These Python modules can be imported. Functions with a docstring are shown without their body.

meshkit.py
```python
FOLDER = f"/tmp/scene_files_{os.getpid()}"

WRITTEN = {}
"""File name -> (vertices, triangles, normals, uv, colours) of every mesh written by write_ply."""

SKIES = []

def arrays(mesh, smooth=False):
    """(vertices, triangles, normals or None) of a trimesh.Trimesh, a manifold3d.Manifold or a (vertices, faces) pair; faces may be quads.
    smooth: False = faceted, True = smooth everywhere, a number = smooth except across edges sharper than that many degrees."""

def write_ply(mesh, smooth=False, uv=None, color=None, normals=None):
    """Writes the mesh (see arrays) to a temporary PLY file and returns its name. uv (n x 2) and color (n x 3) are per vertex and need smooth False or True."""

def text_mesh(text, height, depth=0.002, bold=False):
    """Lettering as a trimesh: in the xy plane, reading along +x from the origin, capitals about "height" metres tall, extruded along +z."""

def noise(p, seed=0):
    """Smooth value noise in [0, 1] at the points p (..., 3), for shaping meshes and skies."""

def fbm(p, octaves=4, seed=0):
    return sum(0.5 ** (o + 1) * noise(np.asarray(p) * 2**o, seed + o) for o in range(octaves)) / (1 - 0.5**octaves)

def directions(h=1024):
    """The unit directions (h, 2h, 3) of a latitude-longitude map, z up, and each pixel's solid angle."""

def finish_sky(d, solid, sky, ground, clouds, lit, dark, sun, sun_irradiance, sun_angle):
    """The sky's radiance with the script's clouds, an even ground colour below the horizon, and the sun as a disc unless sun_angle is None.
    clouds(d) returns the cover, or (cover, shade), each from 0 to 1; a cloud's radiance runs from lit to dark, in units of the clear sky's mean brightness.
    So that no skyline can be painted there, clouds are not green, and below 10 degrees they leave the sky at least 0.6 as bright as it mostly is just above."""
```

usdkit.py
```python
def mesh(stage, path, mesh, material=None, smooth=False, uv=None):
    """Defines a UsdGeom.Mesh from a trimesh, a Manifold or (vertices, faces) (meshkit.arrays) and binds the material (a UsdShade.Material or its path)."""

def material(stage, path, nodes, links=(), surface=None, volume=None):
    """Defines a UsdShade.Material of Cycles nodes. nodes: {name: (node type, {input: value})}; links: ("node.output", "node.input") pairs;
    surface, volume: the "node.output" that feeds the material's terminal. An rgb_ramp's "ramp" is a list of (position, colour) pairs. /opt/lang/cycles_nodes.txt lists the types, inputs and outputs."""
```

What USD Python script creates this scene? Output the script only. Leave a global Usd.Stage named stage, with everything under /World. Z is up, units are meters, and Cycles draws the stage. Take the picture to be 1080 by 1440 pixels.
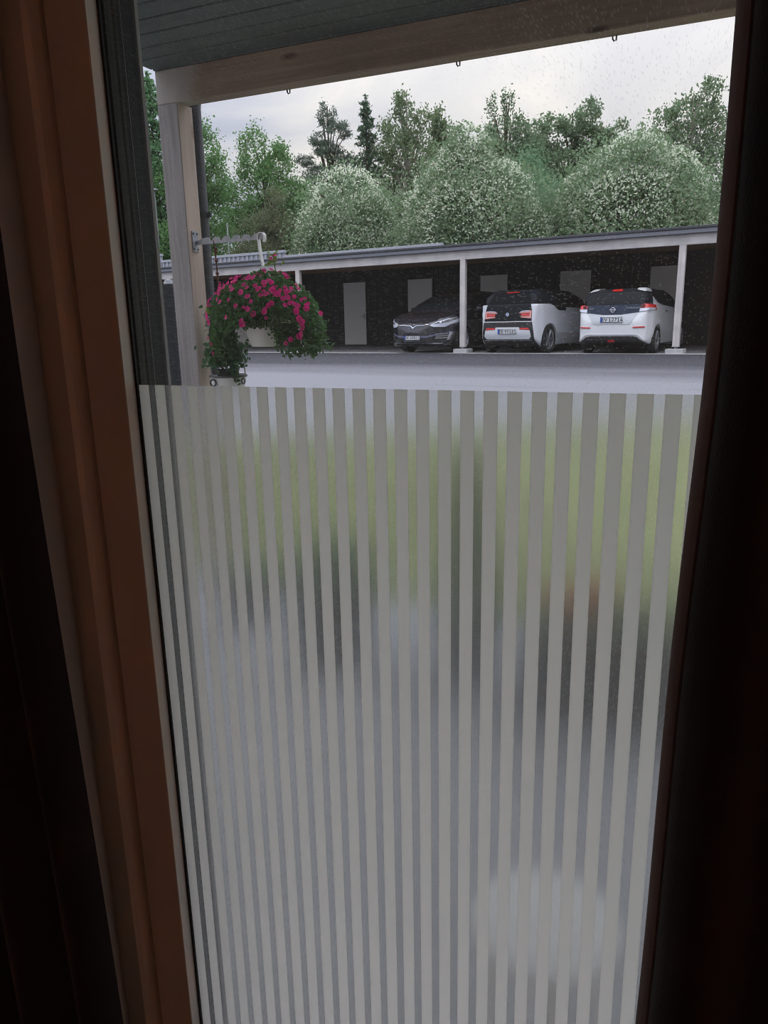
import math, random
import numpy as np, trimesh, usdkit, meshkit
import manifold3d as m3
from pxr import Usd, UsdGeom, UsdLux, UsdShade, Gf, Sdf

random.seed(7)
RNG = np.random.default_rng(7)
PI = math.pi
stage = Usd.Stage.CreateInMemory()
UsdGeom.SetStageUpAxis(stage, 'Z')
UsdGeom.Xform.Define(stage, '/World')
UsdGeom.Scope.Define(stage, '/World/Looks')

# ------------------------------------------------------------------ camera
# window plane is y = 0 (outside is +y), terrace level is z = 0, the parking level lies 0.684 m higher
PITCH, ROLL, YAW, FPX = math.radians(14.326), math.radians(-1.2044), math.radians(24.066), 1048.04
EYE = (0.0, -0.8, 1.55)
cam = UsdGeom.Camera.Define(stage, '/World/camera')
cam.CreateHorizontalApertureAttr(36.0)
cam.CreateVerticalApertureAttr(48.0)
cam.CreateFocalLengthAttr(FPX / 1080 * 36)
cam.CreateClippingRangeAttr((0.02, 2000))
cam.CreateExposureAttr(0.75)
_fw = np.array([0, math.cos(PITCH), -math.sin(PITCH)])
_rt = np.array([1.0, 0, 0])
_up = np.cross(_rt, _fw)
_c, _s = math.cos(ROLL), math.sin(ROLL)
_r, _u = _c * _rt + _s * _up, -_s * _rt + _c * _up
_Z = np.array([[math.cos(YAW), -math.sin(YAW), 0], [math.sin(YAW), math.cos(YAW), 0], [0, 0, 1]])
_r, _u, _b = _Z @ _r, _Z @ _u, -(_Z @ _fw)
cam.AddTransformOp().Set(Gf.Matrix4d(*_r, 0, *_u, 0, *_b, 0, *EYE, 1))

# ------------------------------------------------------------------ sky (evening overcast)
sky = UsdLux.DomeLight.Define(stage, '/World/sky_light')
sky.CreateIntensityAttr(1.0)
skym = usdkit.material(stage, '/World/Looks/sky', {
    'tc': ('texture_coordinate', {}),
    'sep': ('separate_xyz', {}),
    'zz': ('math', {'math_type': 'maximum', 'value2': 0.0}),
    'za': ('math', {'math_type': 'add', 'value2': 0.22}),
    'dx': ('math', {'math_type': 'divide'}), 'dy': ('math', {'math_type': 'divide'}),
    'cmb': ('combine_xyz', {}),
    'n': ('noise_texture', {'scale': 1.5, 'detail': 6.0, 'roughness': 0.52, 'distortion': 0.6}),
    'ramp': ('rgb_ramp', {'ramp': [(0.32, (0.46, 0.50, 0.66)), (0.47, (0.60, 0.63, 0.76)), (0.58, (0.80, 0.80, 0.85)), (0.70, (1.06, 1.0, 0.96))]}),
    # the last light of the sun behind the cloud, low over the trees
    'dot': ('vector_math', {'math_type': 'dot_product', 'vector2': (-0.165, 0.96, 0.225)}),
    'glow': ('map_range', {'from_min': 0.90, 'from_max': 1.0, 'to_min': 0.0, 'to_max': 0.55, 'clamp': True}),
    'mixg': ('mix', {'mix_type': 'mix', 'color2': (1.02, 0.97, 0.92)}),
    # an overcast sky is about three times as bright overhead as at the horizon
    'oc': ('math', {'math_type': 'multiply_add', 'value2': 1.50, 'value3': 0.28}),
    'b': ('background_shader', {'strength': 1.0})},
    [('tc.generated', 'sep.vector'), ('sep.z', 'zz.value1'), ('zz.value', 'za.value1'), ('sep.x', 'dx.value1'), ('za.value', 'dx.value2'),
     ('sep.y', 'dy.value1'), ('za.value', 'dy.value2'), ('dx.value', 'cmb.x'), ('dy.value', 'cmb.y'), ('cmb.vector', 'n.vector'),
     ('n.fac', 'ramp.fac'), ('tc.generated', 'dot.vector1'), ('dot.value', 'glow.value'), ('glow.result', 'mixg.fac'), ('ramp.color', 'mixg.color1'),
     ('mixg.color', 'b.color'), ('zz.value', 'oc.value1'), ('oc.value', 'b.strength')], surface='b.background')
UsdShade.MaterialBindingAPI.Apply(sky.GetPrim()).Bind(skym)

# ------------------------------------------------------------------ helpers
USED = {}
def numbered(parent, name):
    k = (parent, name); n = USED.get(k, 0); USED[k] = n + 1
    return f'{parent}/{name}' if n == 0 else f'{parent}/{name}_{n:03d}'

def setd(prim, **kw):
    for k, v in kw.items():
        if v: prim.SetCustomDataByKey(k, v)

def arr(mesh):
    if isinstance(mesh, (list,)): mesh = cat(mesh)
    return mesh

def cat(ms):
    out = []
    for m in ms:
        if hasattr(m, 'to_mesh'):
            q = m.to_mesh(); m = trimesh.Trimesh(q.vert_properties[:, :3], q.tri_verts, process=False)
        elif isinstance(m, tuple):
            v, f, _ = meshkit.arrays(m); m = trimesh.Trimesh(v, f, process=False)
        out.append(m)
    return trimesh.util.concatenate(out)

class Node:
    def __init__(self, path, prim): self.path, self.prim = path, prim
    def part(self, name, mesh, mat, smooth=30, label=None, kind=None):
        """mesh is given in the thing's own coordinates"""
        p = numbered(self.path, name)
        q = usdkit.mesh(stage, p, arr(mesh), mat, smooth=smooth)
        setd(q.GetPrim(), label=label, kind=kind)
        return Node(p, q.GetPrim())

def thing(name, label, cat_, loc=(0, 0, 0), rz=0.0, group=None, kind=None):
    p = numbered('/World', name)
    x = UsdGeom.Xform.Define(stage, p)
    x.AddTranslateOp().Set(Gf.Vec3d(*map(float, loc)))
    if rz: x.AddRotateZOp().Set(math.degrees(rz))
    setd(x.GetPrim(), label=label, category=cat_, group=group, kind=kind)
    return Node(p, x.GetPrim())

def single(name, label, cat_, mesh, mat, smooth=30, group=None, kind=None):
    p = numbered('/World', name)
    q = usdkit.mesh(stage, p, arr(mesh), mat, smooth=smooth)
    setd(q.GetPrim(), label=label, category=cat_, group=group, kind=kind)
    return Node(p, q.GetPrim())

def struct(name, mesh, mat, label, cat_, smooth=False):
    return single(name, label, cat_, mesh, mat, smooth, kind='structure')

def box(x0, x1, y0, y1, z0, z1, bev=0.0):
    if bev > 0:
        b = min(bev, (x1-x0)/2.01, (y1-y0)/2.01, (z1-z0)/2.01)
        pts = []
        for sx, cx in ((1, x0), (-1, x1)):
            for sy, cy in ((1, y0), (-1, y1)):
                for sz, cz in ((1, z0), (-1, z1)):
                    pts += [(cx, cy+sy*b, cz+sz*b), (cx+sx*b, cy, cz+sz*b), (cx+sx*b, cy+sy*b, cz)]
        return trimesh.Trimesh(np.array(pts)).convex_hull
    m = trimesh.creation.box((x1-x0, y1-y0, z1-z0)); m.apply_translation(((x0+x1)/2, (y0+y1)/2, (z0+z1)/2)); return m

def tube(pts, r, n=8, cap=True):
    pts = np.asarray(pts, float); k = len(pts)
    rr = np.full(k, r) if np.ndim(r) == 0 else np.asarray(r, float)
    t = np.gradient(pts, axis=0); t /= np.linalg.norm(t, axis=1, keepdims=True) + 1e-12
    ref = np.array([0, 0, 1.0]) if abs(t[0][2]) < .9 else np.array([1.0, 0, 0])
    V = []
    for i in range(k):
        a = np.cross(t[i], ref)
        if np.linalg.norm(a) < 1e-6: a = np.cross(t[i], [0, 1.0, 0])
        a /= np.linalg.norm(a); b = np.cross(t[i], a); ref = np.cross(a, t[i]) if False else ref
        th = np.arange(n) / n * 2 * PI
        V.append(pts[i] + rr[i] * (np.cos(th)[:, None] * a + np.sin(th)[:, None] * b))
    V = np.vstack(V); F = []
    for i in range(k-1):
        for j in range(n):
            a0, a1, b0, b1 = i*n+j, i*n+(j+1) % n, (i+1)*n+j, (i+1)*n+(j+1) % n
            F += [(a0, b0, b1), (a0, b1, a1)]
    if cap:
        V = np.vstack([V, pts[0], pts[-1]]); c0, c1 = k*n, k*n+1
        for j in range(n):
            F += [(c0, j, (j+1) % n), (c1, (k-1)*n+(j+1) % n, (k-1)*n+j)]
    return trimesh.Trimesh(V, F, process=False)

def lathe(prof, n=32, c=(0, 0, 0)):
    m = trimesh.creation.revolve(np.array(prof, float), sections=n); m.apply_translation(c); return m

def manif(tm):
    return m3.Manifold(m3.Mesh(np.asarray(tm.vertices, np.float32), np.asarray(tm.faces, np.uint32)))

def tri(m):
    q = m.to_mesh(); return trimesh.Trimesh(q.vert_properties[:, :3], q.tri_verts, process=False)

def xs(poly):
    c = m3.CrossSection([np.array(poly, float)], m3.FillRule.NonZero if False else m3.FillRule.EvenOdd)
    return c
def prism_xz(poly, y0, y1):        # polygon in (x, z)
    return m3.Manifold.extrude(xs(poly), y1-y0).transform(np.array([[1, 0, 0, 0], [0, 0, 1, y0], [0, 1, 0, 0]], float)) if False else \
        m3.Manifold.extrude(xs(poly), y1-y0).transform(np.array([[1, 0, 0, 0], [0, 0, -1, y1], [0, 1, 0, 0]], float))
def prism_yz(poly, x0, x1):        # polygon in (y, z)
    return m3.Manifold.extrude(xs(poly), x1-x0).transform(np.array([[0, 0, 1, x0], [1, 0, 0, 0], [0, 1, 0, 0]], float))
def prism_xy(poly, z0, z1):
    return m3.Manifold.extrude(xs(poly), z1-z0).translate([0, 0, z0])

def vextrude(poly, z0, z1):        # polygon in plan extruded upwards
    return tri(prism_xy(poly, z0, z1))

# ------------------------------------------------------------------ materials
def M(name, nodes, links, surface, volume=None):
    return usdkit.material(stage, f'/World/Looks/{name}', nodes, links, surface=surface, volume=volume)

def plain(name, col, rough=.5, metal=0., bump=0., bscale=60., var=0., vscale=8., stretch=(1, 1, 1), **kw):
    nodes = {'p': ('principled_bsdf', {'base_color': col, 'roughness': rough, 'metallic': metal, **kw})}
    links = []
    if bump or var:
        nodes['tc'] = ('texture_coordinate', {}); nodes['map'] = ('mapping', {'scale': stretch}); links.append(('tc.object', 'map.vector'))
    if bump:
        nodes['n'] = ('noise_texture', {'scale': bscale, 'detail': 4.}); nodes['b'] = ('bump', {'strength': bump, 'distance': .004})
        links += [('map.vector', 'n.vector'), ('n.fac', 'b.height'), ('b.normal', 'p.normal')]
    if var:
        lo, hi = [max(0, c*(1-var)) for c in col], [min(1, c*(1+var)) for c in col]
        nodes['n2'] = ('noise_texture', {'scale': vscale, 'detail': 4.}); nodes['r'] = ('rgb_ramp', {'ramp': [(.3, lo), (.7, hi)]})
        links += [('map.vector', 'n2.vector'), ('n2.fac', 'r.fac'), ('r.color', 'p.base_color')]
    return M(name, nodes, links, 'p.BSDF')

def wood(name, lo, hi, axis, knots=None, rough=.75, grey_end=None):
    """weathered timber with the grain along axis"""
    sc = [26., 26., 26.]; sc[axis] = 1.1
    ks = [7., 7., 7.]; ks[axis] = 2.3
    nodes = {'tc': ('texture_coordinate', {}), 'map': ('mapping', {'scale': sc}),
             'n': ('noise_texture', {'scale': 1.6, 'detail': 5., 'roughness': .6, 'distortion': .8}),
             'r': ('rgb_ramp', {'ramp': [(.25, lo), (.75, hi)]}),
             'big': ('noise_texture', {'scale': 2.2, 'detail': 2.}), 'rb': ('rgb_ramp', {'ramp': [(.35, (.78, .78, .80)), (.65, (1, 1, 1))]}),
             'mul': ('mix', {'mix_type': 'multiply', 'fac': 1.}),
             'p': ('principled_bsdf', {'roughness': rough}), 'b': ('bump', {'strength': .25, 'distance': .002})}
    links = [('tc.object', 'map.vector'), ('map.vector', 'n.vector'), ('n.fac', 'r.fac'), ('tc.object', 'big.vector'), ('big.fac', 'rb.fac'),
             ('r.color', 'mul.color1'), ('rb.color', 'mul.color2'), ('n.fac', 'b.height'), ('b.normal', 'p.normal')]
    if knots:
        nodes['kmap'] = ('mapping', {'scale': ks}); nodes['v'] = ('voronoi_texture', {'scale': 1., 'randomness': 1.})
        nodes['kr'] = ('rgb_ramp', {'ramp': [(.05, knots), (.14, (1, 1, 1))]}); nodes['mk'] = ('mix', {'mix_type': 'multiply', 'fac': 1.})
        links += [('tc.object', 'kmap.vector'), ('kmap.vector', 'v.vector'), ('v.distance', 'kr.fac'), ('mul.color', 'mk.color1'), ('kr.color', 'mk.color2'), ('mk.color', 'p.base_color')]
    else:
        links.append(('mul.color', 'p.base_color'))
    if grey_end:                       # the free end (x = 0) is greyer
        nodes.update({'sx': ('separate_xyz', {}), 'wob': ('noise_texture', {'scale': 6., 'detail': 3.}), 'ad': ('math', {'math_type': 'multiply_add', 'value2': .30}),
                      'mr': ('map_range', {'from_min': .26, 'from_max': .48, 'to_min': .85, 'to_max': 0., 'clamp': True}), 'mw': ('mix', {'color2': grey_end})})
        links = [l for l in links if l[1] != 'p.base_color'] + [('tc.object', 'sx.vector'), ('tc.object', 'wob.vector'), ('wob.fac', 'ad.value1'), ('sx.x', 'ad.value3'), ('ad.value', 'mr.value'), ('mr.result', 'mw.fac'), ('mk.color', 'mw.color1'), ('mw.color', 'p.base_color')]
    return M(name, nodes, links, 'p.BSDF')

def leafmat(name, lo, hi, trans=.35, rough=.55):
    nodes = {'g': ('geometry', {}), 'r': ('rgb_ramp', {'ramp': [(0., lo), (1., hi)]}),
             'p': ('principled_bsdf', {'roughness': rough, 'specular_ior_level': .3}), 't': ('translucent_bsdf', {}), 'm': ('mix_closure', {'fac': trans})}
    links = [('g.random_per_island', 'r.fac'), ('r.color', 'p.base_color'), ('r.color', 't.color'), ('p.BSDF', 'm.closure1'), ('t.BSDF', 'm.closure2')]
    return M(name, nodes, links, 'm.closure')

# window
FRAME = plain('frame_paint', (.70, .60, .47), .42, bump=.08, bscale=220)
BEAD = plain('bead_paint', (.74, .73, .66), .45)
RUBBER = plain('rubber', (.012, .012, .013), .6)
CLAD = plain('black_cladding', (.010, .0105, .012), .5, specular_ior_level=.2)
CLADG = plain('grey_cladding', (.020, .021, .024), .5, specular_ior_level=.2)
TRIMG = plain('grey_trim', (.36, .35, .34), .6)
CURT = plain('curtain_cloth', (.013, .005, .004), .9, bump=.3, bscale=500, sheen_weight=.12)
CURTE = plain('lit_curtain_hem', (.20, .125, .105), .9, bump=.3, bscale=500)  # window light on the curtain edge put into a paler cloth colour
WALLI = plain('room_wall', (.55, .48, .42), .85, bump=.05)
CEIL = plain('room_ceiling', (.72, .70, .66), .9)
FLOORM = wood('room_floor', (.16, .075, .04), (.24, .12, .07), 1)
CLOTH_SHADE = M('lamp_shade', {'a': ('diffuse_bsdf', {'color': (.8, .62, .42)}), 't': ('translucent_bsdf', {'color': (.8, .5, .28)}), 'm': ('mix_closure', {'fac': .5})},
                [('a.BSDF', 'm.closure1'), ('t.BSDF', 'm.closure2')], 'm.closure')
PANE = M('pane_glass', {
    'tc': ('texture_coordinate', {}), 'map': ('mapping', {'scale': (1, .001, 1)}),
    'v': ('voronoi_texture', {'scale': 380., 'randomness': 1.}), 'vr': ('rgb_ramp', {'ramp': [(.12, (1, 1, 1)), (.30, (0, 0, 0))]}),
    'wn': ('separate_color', {}), 'wr': ('math', {'math_type': 'greater_than', 'value2': .30}),
    'big': ('noise_texture', {'scale': 3.2, 'detail': 2.}), 'br': ('rgb_ramp', {'ramp': [(.34, (.10, .10, .10)), (.62, (1, 1, 1))]}),
    'm1': ('math', {'math_type': 'multiply'}), 'm2': ('math', {'math_type': 'multiply'}), 'm3': ('math', {'math_type': 'multiply_add', 'value2': .20, 'value3': .014}),
    'lw': ('layer_weight', {'blend': .5}), 'pw': ('math', {'math_type': 'power', 'value2': 5.}), 'fr': ('math', {'math_type': 'multiply_add', 'value2': .96, 'value3': .04}), 'tr': ('transparent_bsdf', {'color': (.985, .99, .985)}), 'gl': ('glossy_bsdf', {'roughness': .0, 'color': (.9, .9, .9)}),
    'mg': ('mix_closure', {}), 'dust': ('translucent_bsdf', {'color': (.80, .78, .74)}), 'md': ('mix_closure', {})},
    [('tc.object', 'map.vector'), ('map.vector', 'v.vector'), ('v.distance', 'vr.fac'), ('v.color', 'wn.color'), ('wn.r', 'wr.value1'),
     ('vr.color', 'm1.value1'), ('wr.value', 'm1.value2'), ('tc.object', 'big.vector'), ('big.fac', 'br.fac'), ('m1.value', 'm2.value1'), ('br.color', 'm2.value2'),
     ('m2.value', 'm3.value1'), ('lw.facing', 'pw.value1'), ('pw.value', 'fr.value1'), ('fr.value', 'mg.fac'), ('tr.BSDF', 'mg.closure1'), ('gl.BSDF', 'mg.closure2'), ('m3.value', 'md.fac'), ('mg.closure', 'md.closure1'), ('dust.BSDF', 'md.closure2')],
    'md.closure')
FROST = M('frosted_film', {'d': ('diffuse_bsdf', {'color': (.62, .60, .56)}), 't': ('translucent_bsdf', {'color': (1.0, .98, .96)}),
                           'p': ('principled_bsdf', {'base_color': (1., .99, .97), 'transmission_weight': 1., 'roughness': .75, 'thin_wall': True, 'specular_ior_level': .1}),
                           'm': ('mix_closure', {'fac': .95}), 'm2': ('mix_closure', {'fac': .15})},
          [('d.BSDF', 'm.closure1'), ('t.BSDF', 'm.closure2'), ('m.closure', 'm2.closure1'), ('p.BSDF', 'm2.closure2')], 'm2.closure')
CLEARF = M('satin_film', {'t': ('translucent_bsdf', {'color': (.95, .95, .93)}),
                          'p': ('principled_bsdf', {'base_color': (.97, .98, .98), 'transmission_weight': 1., 'roughness': .15, 'thin_wall': True, 'specular_ior_level': .2}),
                          'm': ('mix_closure', {'fac': .09})},
           [('p.BSDF', 'm.closure1'), ('t.BSDF', 'm.closure2')], 'm.closure')
# porch
BEAMW = wood('beam_timber', (.20, .135, .095), (.34, .25, .185), 0, knots=(.30, .22, .18), grey_end=(.36, .34, .32))
GREYW = wood('weathered_timber', (.20, .185, .175), (.36, .335, .32), 2, knots=(.6, .55, .5))
PALEW = wood('lit_side_timber', (.46, .355, .285), (.66, .53, .44), 2, knots=(.6, .45, .38))
SOFF = wood('soffit_board', (.060, .074, .075), (.095, .115, .114), 0)
STEEL = plain('galvanised_steel', (.34, .35, .37), .5, metal=.4, var=.15, vscale=30)
PIPE = plain('dark_pipe', (.050, .052, .058), .42)
SCREEN = plain('grey_screen', (.50, .50, .55), .7)
WHITEP = plain('white_plastic', (.80, .80, .78), .45)
POTW = plain('pot_plastic', (.68, .66, .60), .5)
ROPE = plain('brown_rope', (.10, .035, .022), .9, bump=.6, bscale=300)
ENAMEL = plain('white_enamel', (.66, .66, .64), .3)
IRON = plain('dark_iron', (.03, .03, .032), .5)
SOIL = plain('soil', (.03, .02, .014), .95, bump=.8, bscale=90)
PETALS = leafmat('petunia_petals', (.62, .02, .19), (.85, .10, .38), .35)
PETAL_EYE = plain('petal_throat', (.22, .01, .06), .6)
PETFOL = leafmat('petunia_leaves', (0.060, 0.136, 0.037), (0.334, 0.517, 0.152), .3)
IVYFOL = leafmat('ivy_leaves', (0.038, 0.113, 0.041), (0.403, 0.554, 0.252), .25)
LIME = leafmat('lime_leaves', (.14, .22, .03), (.26, .34, .06), .3)
PALELEAF = leafmat('variegated_leaves', (.35, .40, .33), (.60, .62, .55), .3)
STEM = plain('plant_stem', (.10, .16, .05), .7)
# ground
TERR = plain('terrace_paving', (.26, .265, .275), .75, var=.12, vscale=3, bump=.2, bscale=60)
GRASSM = leafmat('grass_blades', (.24, .27, .10), (.42, .44, .20), .3)
TURF = plain('turf_earth', (.24, .265, .12), .95, var=.35, vscale=2.5, bump=.8, bscale=30)
FIELD = plain('meadow_ground', (.06, .085, .03), .95, var=.4, vscale=.6)
SLAB = plain('concrete_slab', (.20, .20, .205), .7, var=.2, vscale=1.5)
KERB = plain('kerb_concrete', (.42, .42, .42), .7, var=.12, vscale=5)
ASPH = M('road_asphalt', {
    'tc': ('texture_coordinate', {}), 'map': ('mapping', {'scale': (.16, .75, 1.)}), 'map2': ('mapping', {'scale': (.10, 1.4, 1.)}),
    'sep': ('separate_xyz', {}), 'n': ('noise_texture', {'scale': 1., 'detail': 4., 'roughness': .55}), 'n2': ('noise_texture', {'scale': 1., 'detail': 3.}),
    'off': ('math', {'math_type': 'multiply_add', 'value2': 3.2, 'value3': -1.6}), 'add': ('math', {'math_type': 'add'}),
    # pale asphalt on the lane; shade and damp before the bays painted as a darker strip
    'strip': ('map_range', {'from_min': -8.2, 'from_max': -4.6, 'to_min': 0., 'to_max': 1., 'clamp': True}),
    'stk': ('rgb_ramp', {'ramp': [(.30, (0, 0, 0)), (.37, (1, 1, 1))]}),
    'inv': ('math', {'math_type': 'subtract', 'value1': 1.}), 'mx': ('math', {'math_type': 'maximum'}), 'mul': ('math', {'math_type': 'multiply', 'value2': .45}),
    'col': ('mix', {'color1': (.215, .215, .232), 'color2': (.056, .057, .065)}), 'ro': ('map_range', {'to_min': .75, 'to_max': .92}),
    'fine': ('noise_texture', {'scale': 60., 'detail': 3.}), 'b': ('bump', {'strength': .3, 'distance': .006}),
    'p': ('principled_bsdf', {'specular_ior_level': .15})},
    [('tc.object', 'map.vector'), ('tc.object', 'map2.vector'), ('tc.object', 'sep.vector'), ('map.vector', 'n.vector'), ('map2.vector', 'n2.vector'), ('n.fac', 'off.value1'),
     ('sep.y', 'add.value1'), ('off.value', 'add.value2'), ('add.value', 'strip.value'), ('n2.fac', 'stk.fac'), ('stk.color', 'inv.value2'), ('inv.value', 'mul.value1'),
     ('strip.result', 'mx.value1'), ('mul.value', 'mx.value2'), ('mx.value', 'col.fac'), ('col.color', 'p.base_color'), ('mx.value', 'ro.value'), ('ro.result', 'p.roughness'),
     ('tc.object', 'fine.vector'), ('fine.fac', 'b.height'), ('b.normal', 'p.normal')], 'p.BSDF')
# carport
CPW = wood('carport_beam', (.55, .52, .50), (.74, .71, .69), 0)
CPP = wood('carport_post', (.52, .48, .46), (.70, .66, .64), 2)
CPDARK = plain('black_cladding_board', (.016, .016, .019), .7, var=.3, vscale=6)
CPCEIL = plain('particle_board', (.36, .20, .115), .85, var=.35, vscale=9)
CPDOOR = plain('door_paint', (.74, .73, .69), .6)
FASC = plain('fascia_metal', (.17, .18, .21), .45)
CAPM = plain('roof_edge', (.045, .048, .056), .5)
ROOFM = plain('roofing_felt', (.06, .06, .065), .85)
RIB = plain('ribbed_sheet', (.34, .355, .40), .45)
# cars
PAINTW = plain('white_paint', (.72, .73, .75), .25, coat_weight=.6)
PAINTS = plain('silver_white_paint', (.60, .62, .66), .28, coat_weight=.6)
PAINTK = plain('black_paint', (.010, .010, .013), .12, coat_weight=1.)
GLASSK = plain('tinted_glass', (.010, .012, .015), .06, specular_ior_level=.12)
BLACKP = plain('black_plastic', (.016, .016, .018), .5)
BLUEK = plain('dark_blue_panel', (.018, .026, .048), .25, specular_ior_level=.2)
CHROME = plain('chrome', (.75, .76, .80), .18, metal=1.)
LAMPC = plain('lamp_glass', (.55, .58, .66), .12, coat_weight=1.)
REDL = plain('red_lamp', (.55, .022, .020), .15, coat_weight=1.)
PINKL = plain('pink_lamp', (.62, .25, .22), .15, coat_weight=1.)
GREYP = plain('recess_shade', (.52, .54, .57), .35)
TYRE = plain('tyre_rubber', (.014, .014, .015), .85)
RIM = plain('alloy_rim', (.30, .31, .33), .35, metal=.8)
PLATE = plain('plate_white', (.66, .68, .70), .5)
PLATEB = plain('plate_blue', (.03, .08, .40), .5)
INK = plain('plate_ink', (.02, .02, .022), .6)
BLUEB = plain('badge_blue', (.06, .22, .55), .3)
# trees
BARK = plain('bark', (.075, .058, .045), .9, bump=.6, bscale=20)
BIRCHB = plain('birch_bark', (.42, .38, .34), .8, var=.5, vscale=5)
SPRUCE = leafmat('spruce_needles', (0.070, 0.126, 0.070), (0.177, 0.254, 0.133), .2)
SPRUCEL = leafmat('spruce_needles_light', (0.105, 0.214, 0.091), (0.258, 0.408, 0.163), .25)
PINE = leafmat('pine_needles', (0.105, 0.143, 0.102), (0.258, 0.276, 0.194), .2)
SCRUB = leafmat('scrub_leaves', (0.112, 0.135, 0.068), (0.240, 0.247, 0.128), .3)
LEAFG = leafmat('fresh_green_leaves', (0.112, 0.218, 0.073), (0.261, 0.413, 0.138), .4)
LEAFM = leafmat('mid_green_leaves', (0.137, 0.205, 0.108), (0.323, 0.389, 0.216), .35)
LEAFB = leafmat('birch_leaves', (0.135, 0.188, 0.090), (0.300, 0.360, 0.180), .4)
WILLOW = leafmat('willow_leaves', (0.124, 0.226, 0.118), (0.259, 0.388, 0.208), .35)
CHERRY = leafmat('bird_cherry_leaves', (0.162, 0.240, 0.126), (0.439, 0.525, 0.273), .35)
BLOSSOM = leafmat('white_blossom', (.66, .70, .56), (.86, .88, .78), .4)


# ================================================================== ROOM SHELL
XL, XR = -.845, .30                    # the window reveal
struct('floor', box(-2.6, 2.2, -4.2, .0, -.08, .02), FLOORM, 'reddish brown wooden floor of the dark room', 'floor')
struct('ceiling', box(-2.7, 2.3, -4.3, .25, 2.45, 2.6), CEIL, 'off-white ceiling of the dark room', 'ceiling')
struct('wall_left', box(-2.7, -2.6, -4.3, .0, 0, 2.45), WALLI, 'plain side wall left of the window', 'wall')
struct('wall_right', box(2.2, 2.3, -4.3, .0, 0, 2.45), WALLI, 'plain side wall right of the window', 'wall')
struct('wall_back', box(-2.7, 2.3, -4.3, -4.2, 0, 2.45), WALLI, 'plain wall behind the viewer', 'wall')
struct('wall_front', [box(-6, XL, -.12, .12, -.1, 2.6), box(XR, 6, -.12, .12, -.1, 2.6), box(XL, XR, -.12, .12, 2.25, 2.6), box(XL, XR, -.12, .12, -.1, .06)],
       WALLI, 'house wall around the tall window', 'wall')

# ------------------------------------------------------------------ window unit
w = thing('window_1', 'tall painted window with moulded stile, black outer cladding and clear dusty pane', 'window', kind='structure')
Z0, Z1 = .06, 2.25
def rounded(poly, r):
    c = xs(poly).offset(-r, m3.JoinType.Round, 2, 16).offset(r, m3.JoinType.Round, 2, 16); return c
def prof(poly, z0, z1, r=.002):
    return tri(m3.Manifold.extrude(rounded(poly, r), z1-z0).translate([0, 0, z0]))
w.part('outer_frame', [prof([(XL-.01, -.040), (-.806, -.040), (-.800, -.034), (-.7965, -.020), (-.7965, .05), (XL-.01, .05)], Z0, Z1),
                       box(XR-.05, XR+.005, -.04, .05, Z0, Z1, .002), box(XL, XR, -.04, .05, Z1-.05, Z1, .002), box(XL, XR, -.04, .05, Z0, Z0+.03, .002)], FRAME, smooth=40)
w.part('sash', [prof([(-.7875, .04), (-.7875, -.0205), (-.786, -.022), (-.7235, -.022), (-.7222, -.0205), (-.7222, .04)], Z0+.03, Z1-.05, .001),
                box(XR-.12, XR-.055, -.022, .04, Z0+.03, Z1-.05, .002), box(-.722, XR-.12, -.022, .04, Z1-.12, Z1-.05, .002), box(-.722, XR-.12, -.022, .04, Z0+.03, Z0+.12, .002)], FRAME, smooth=40)
w.part('glazing_bead', box(-.7235, -.7205, -.0222, -.0005, Z0+.12, Z1-.12), BEAD, label='pale edge of the sash lit by the glass')
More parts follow.
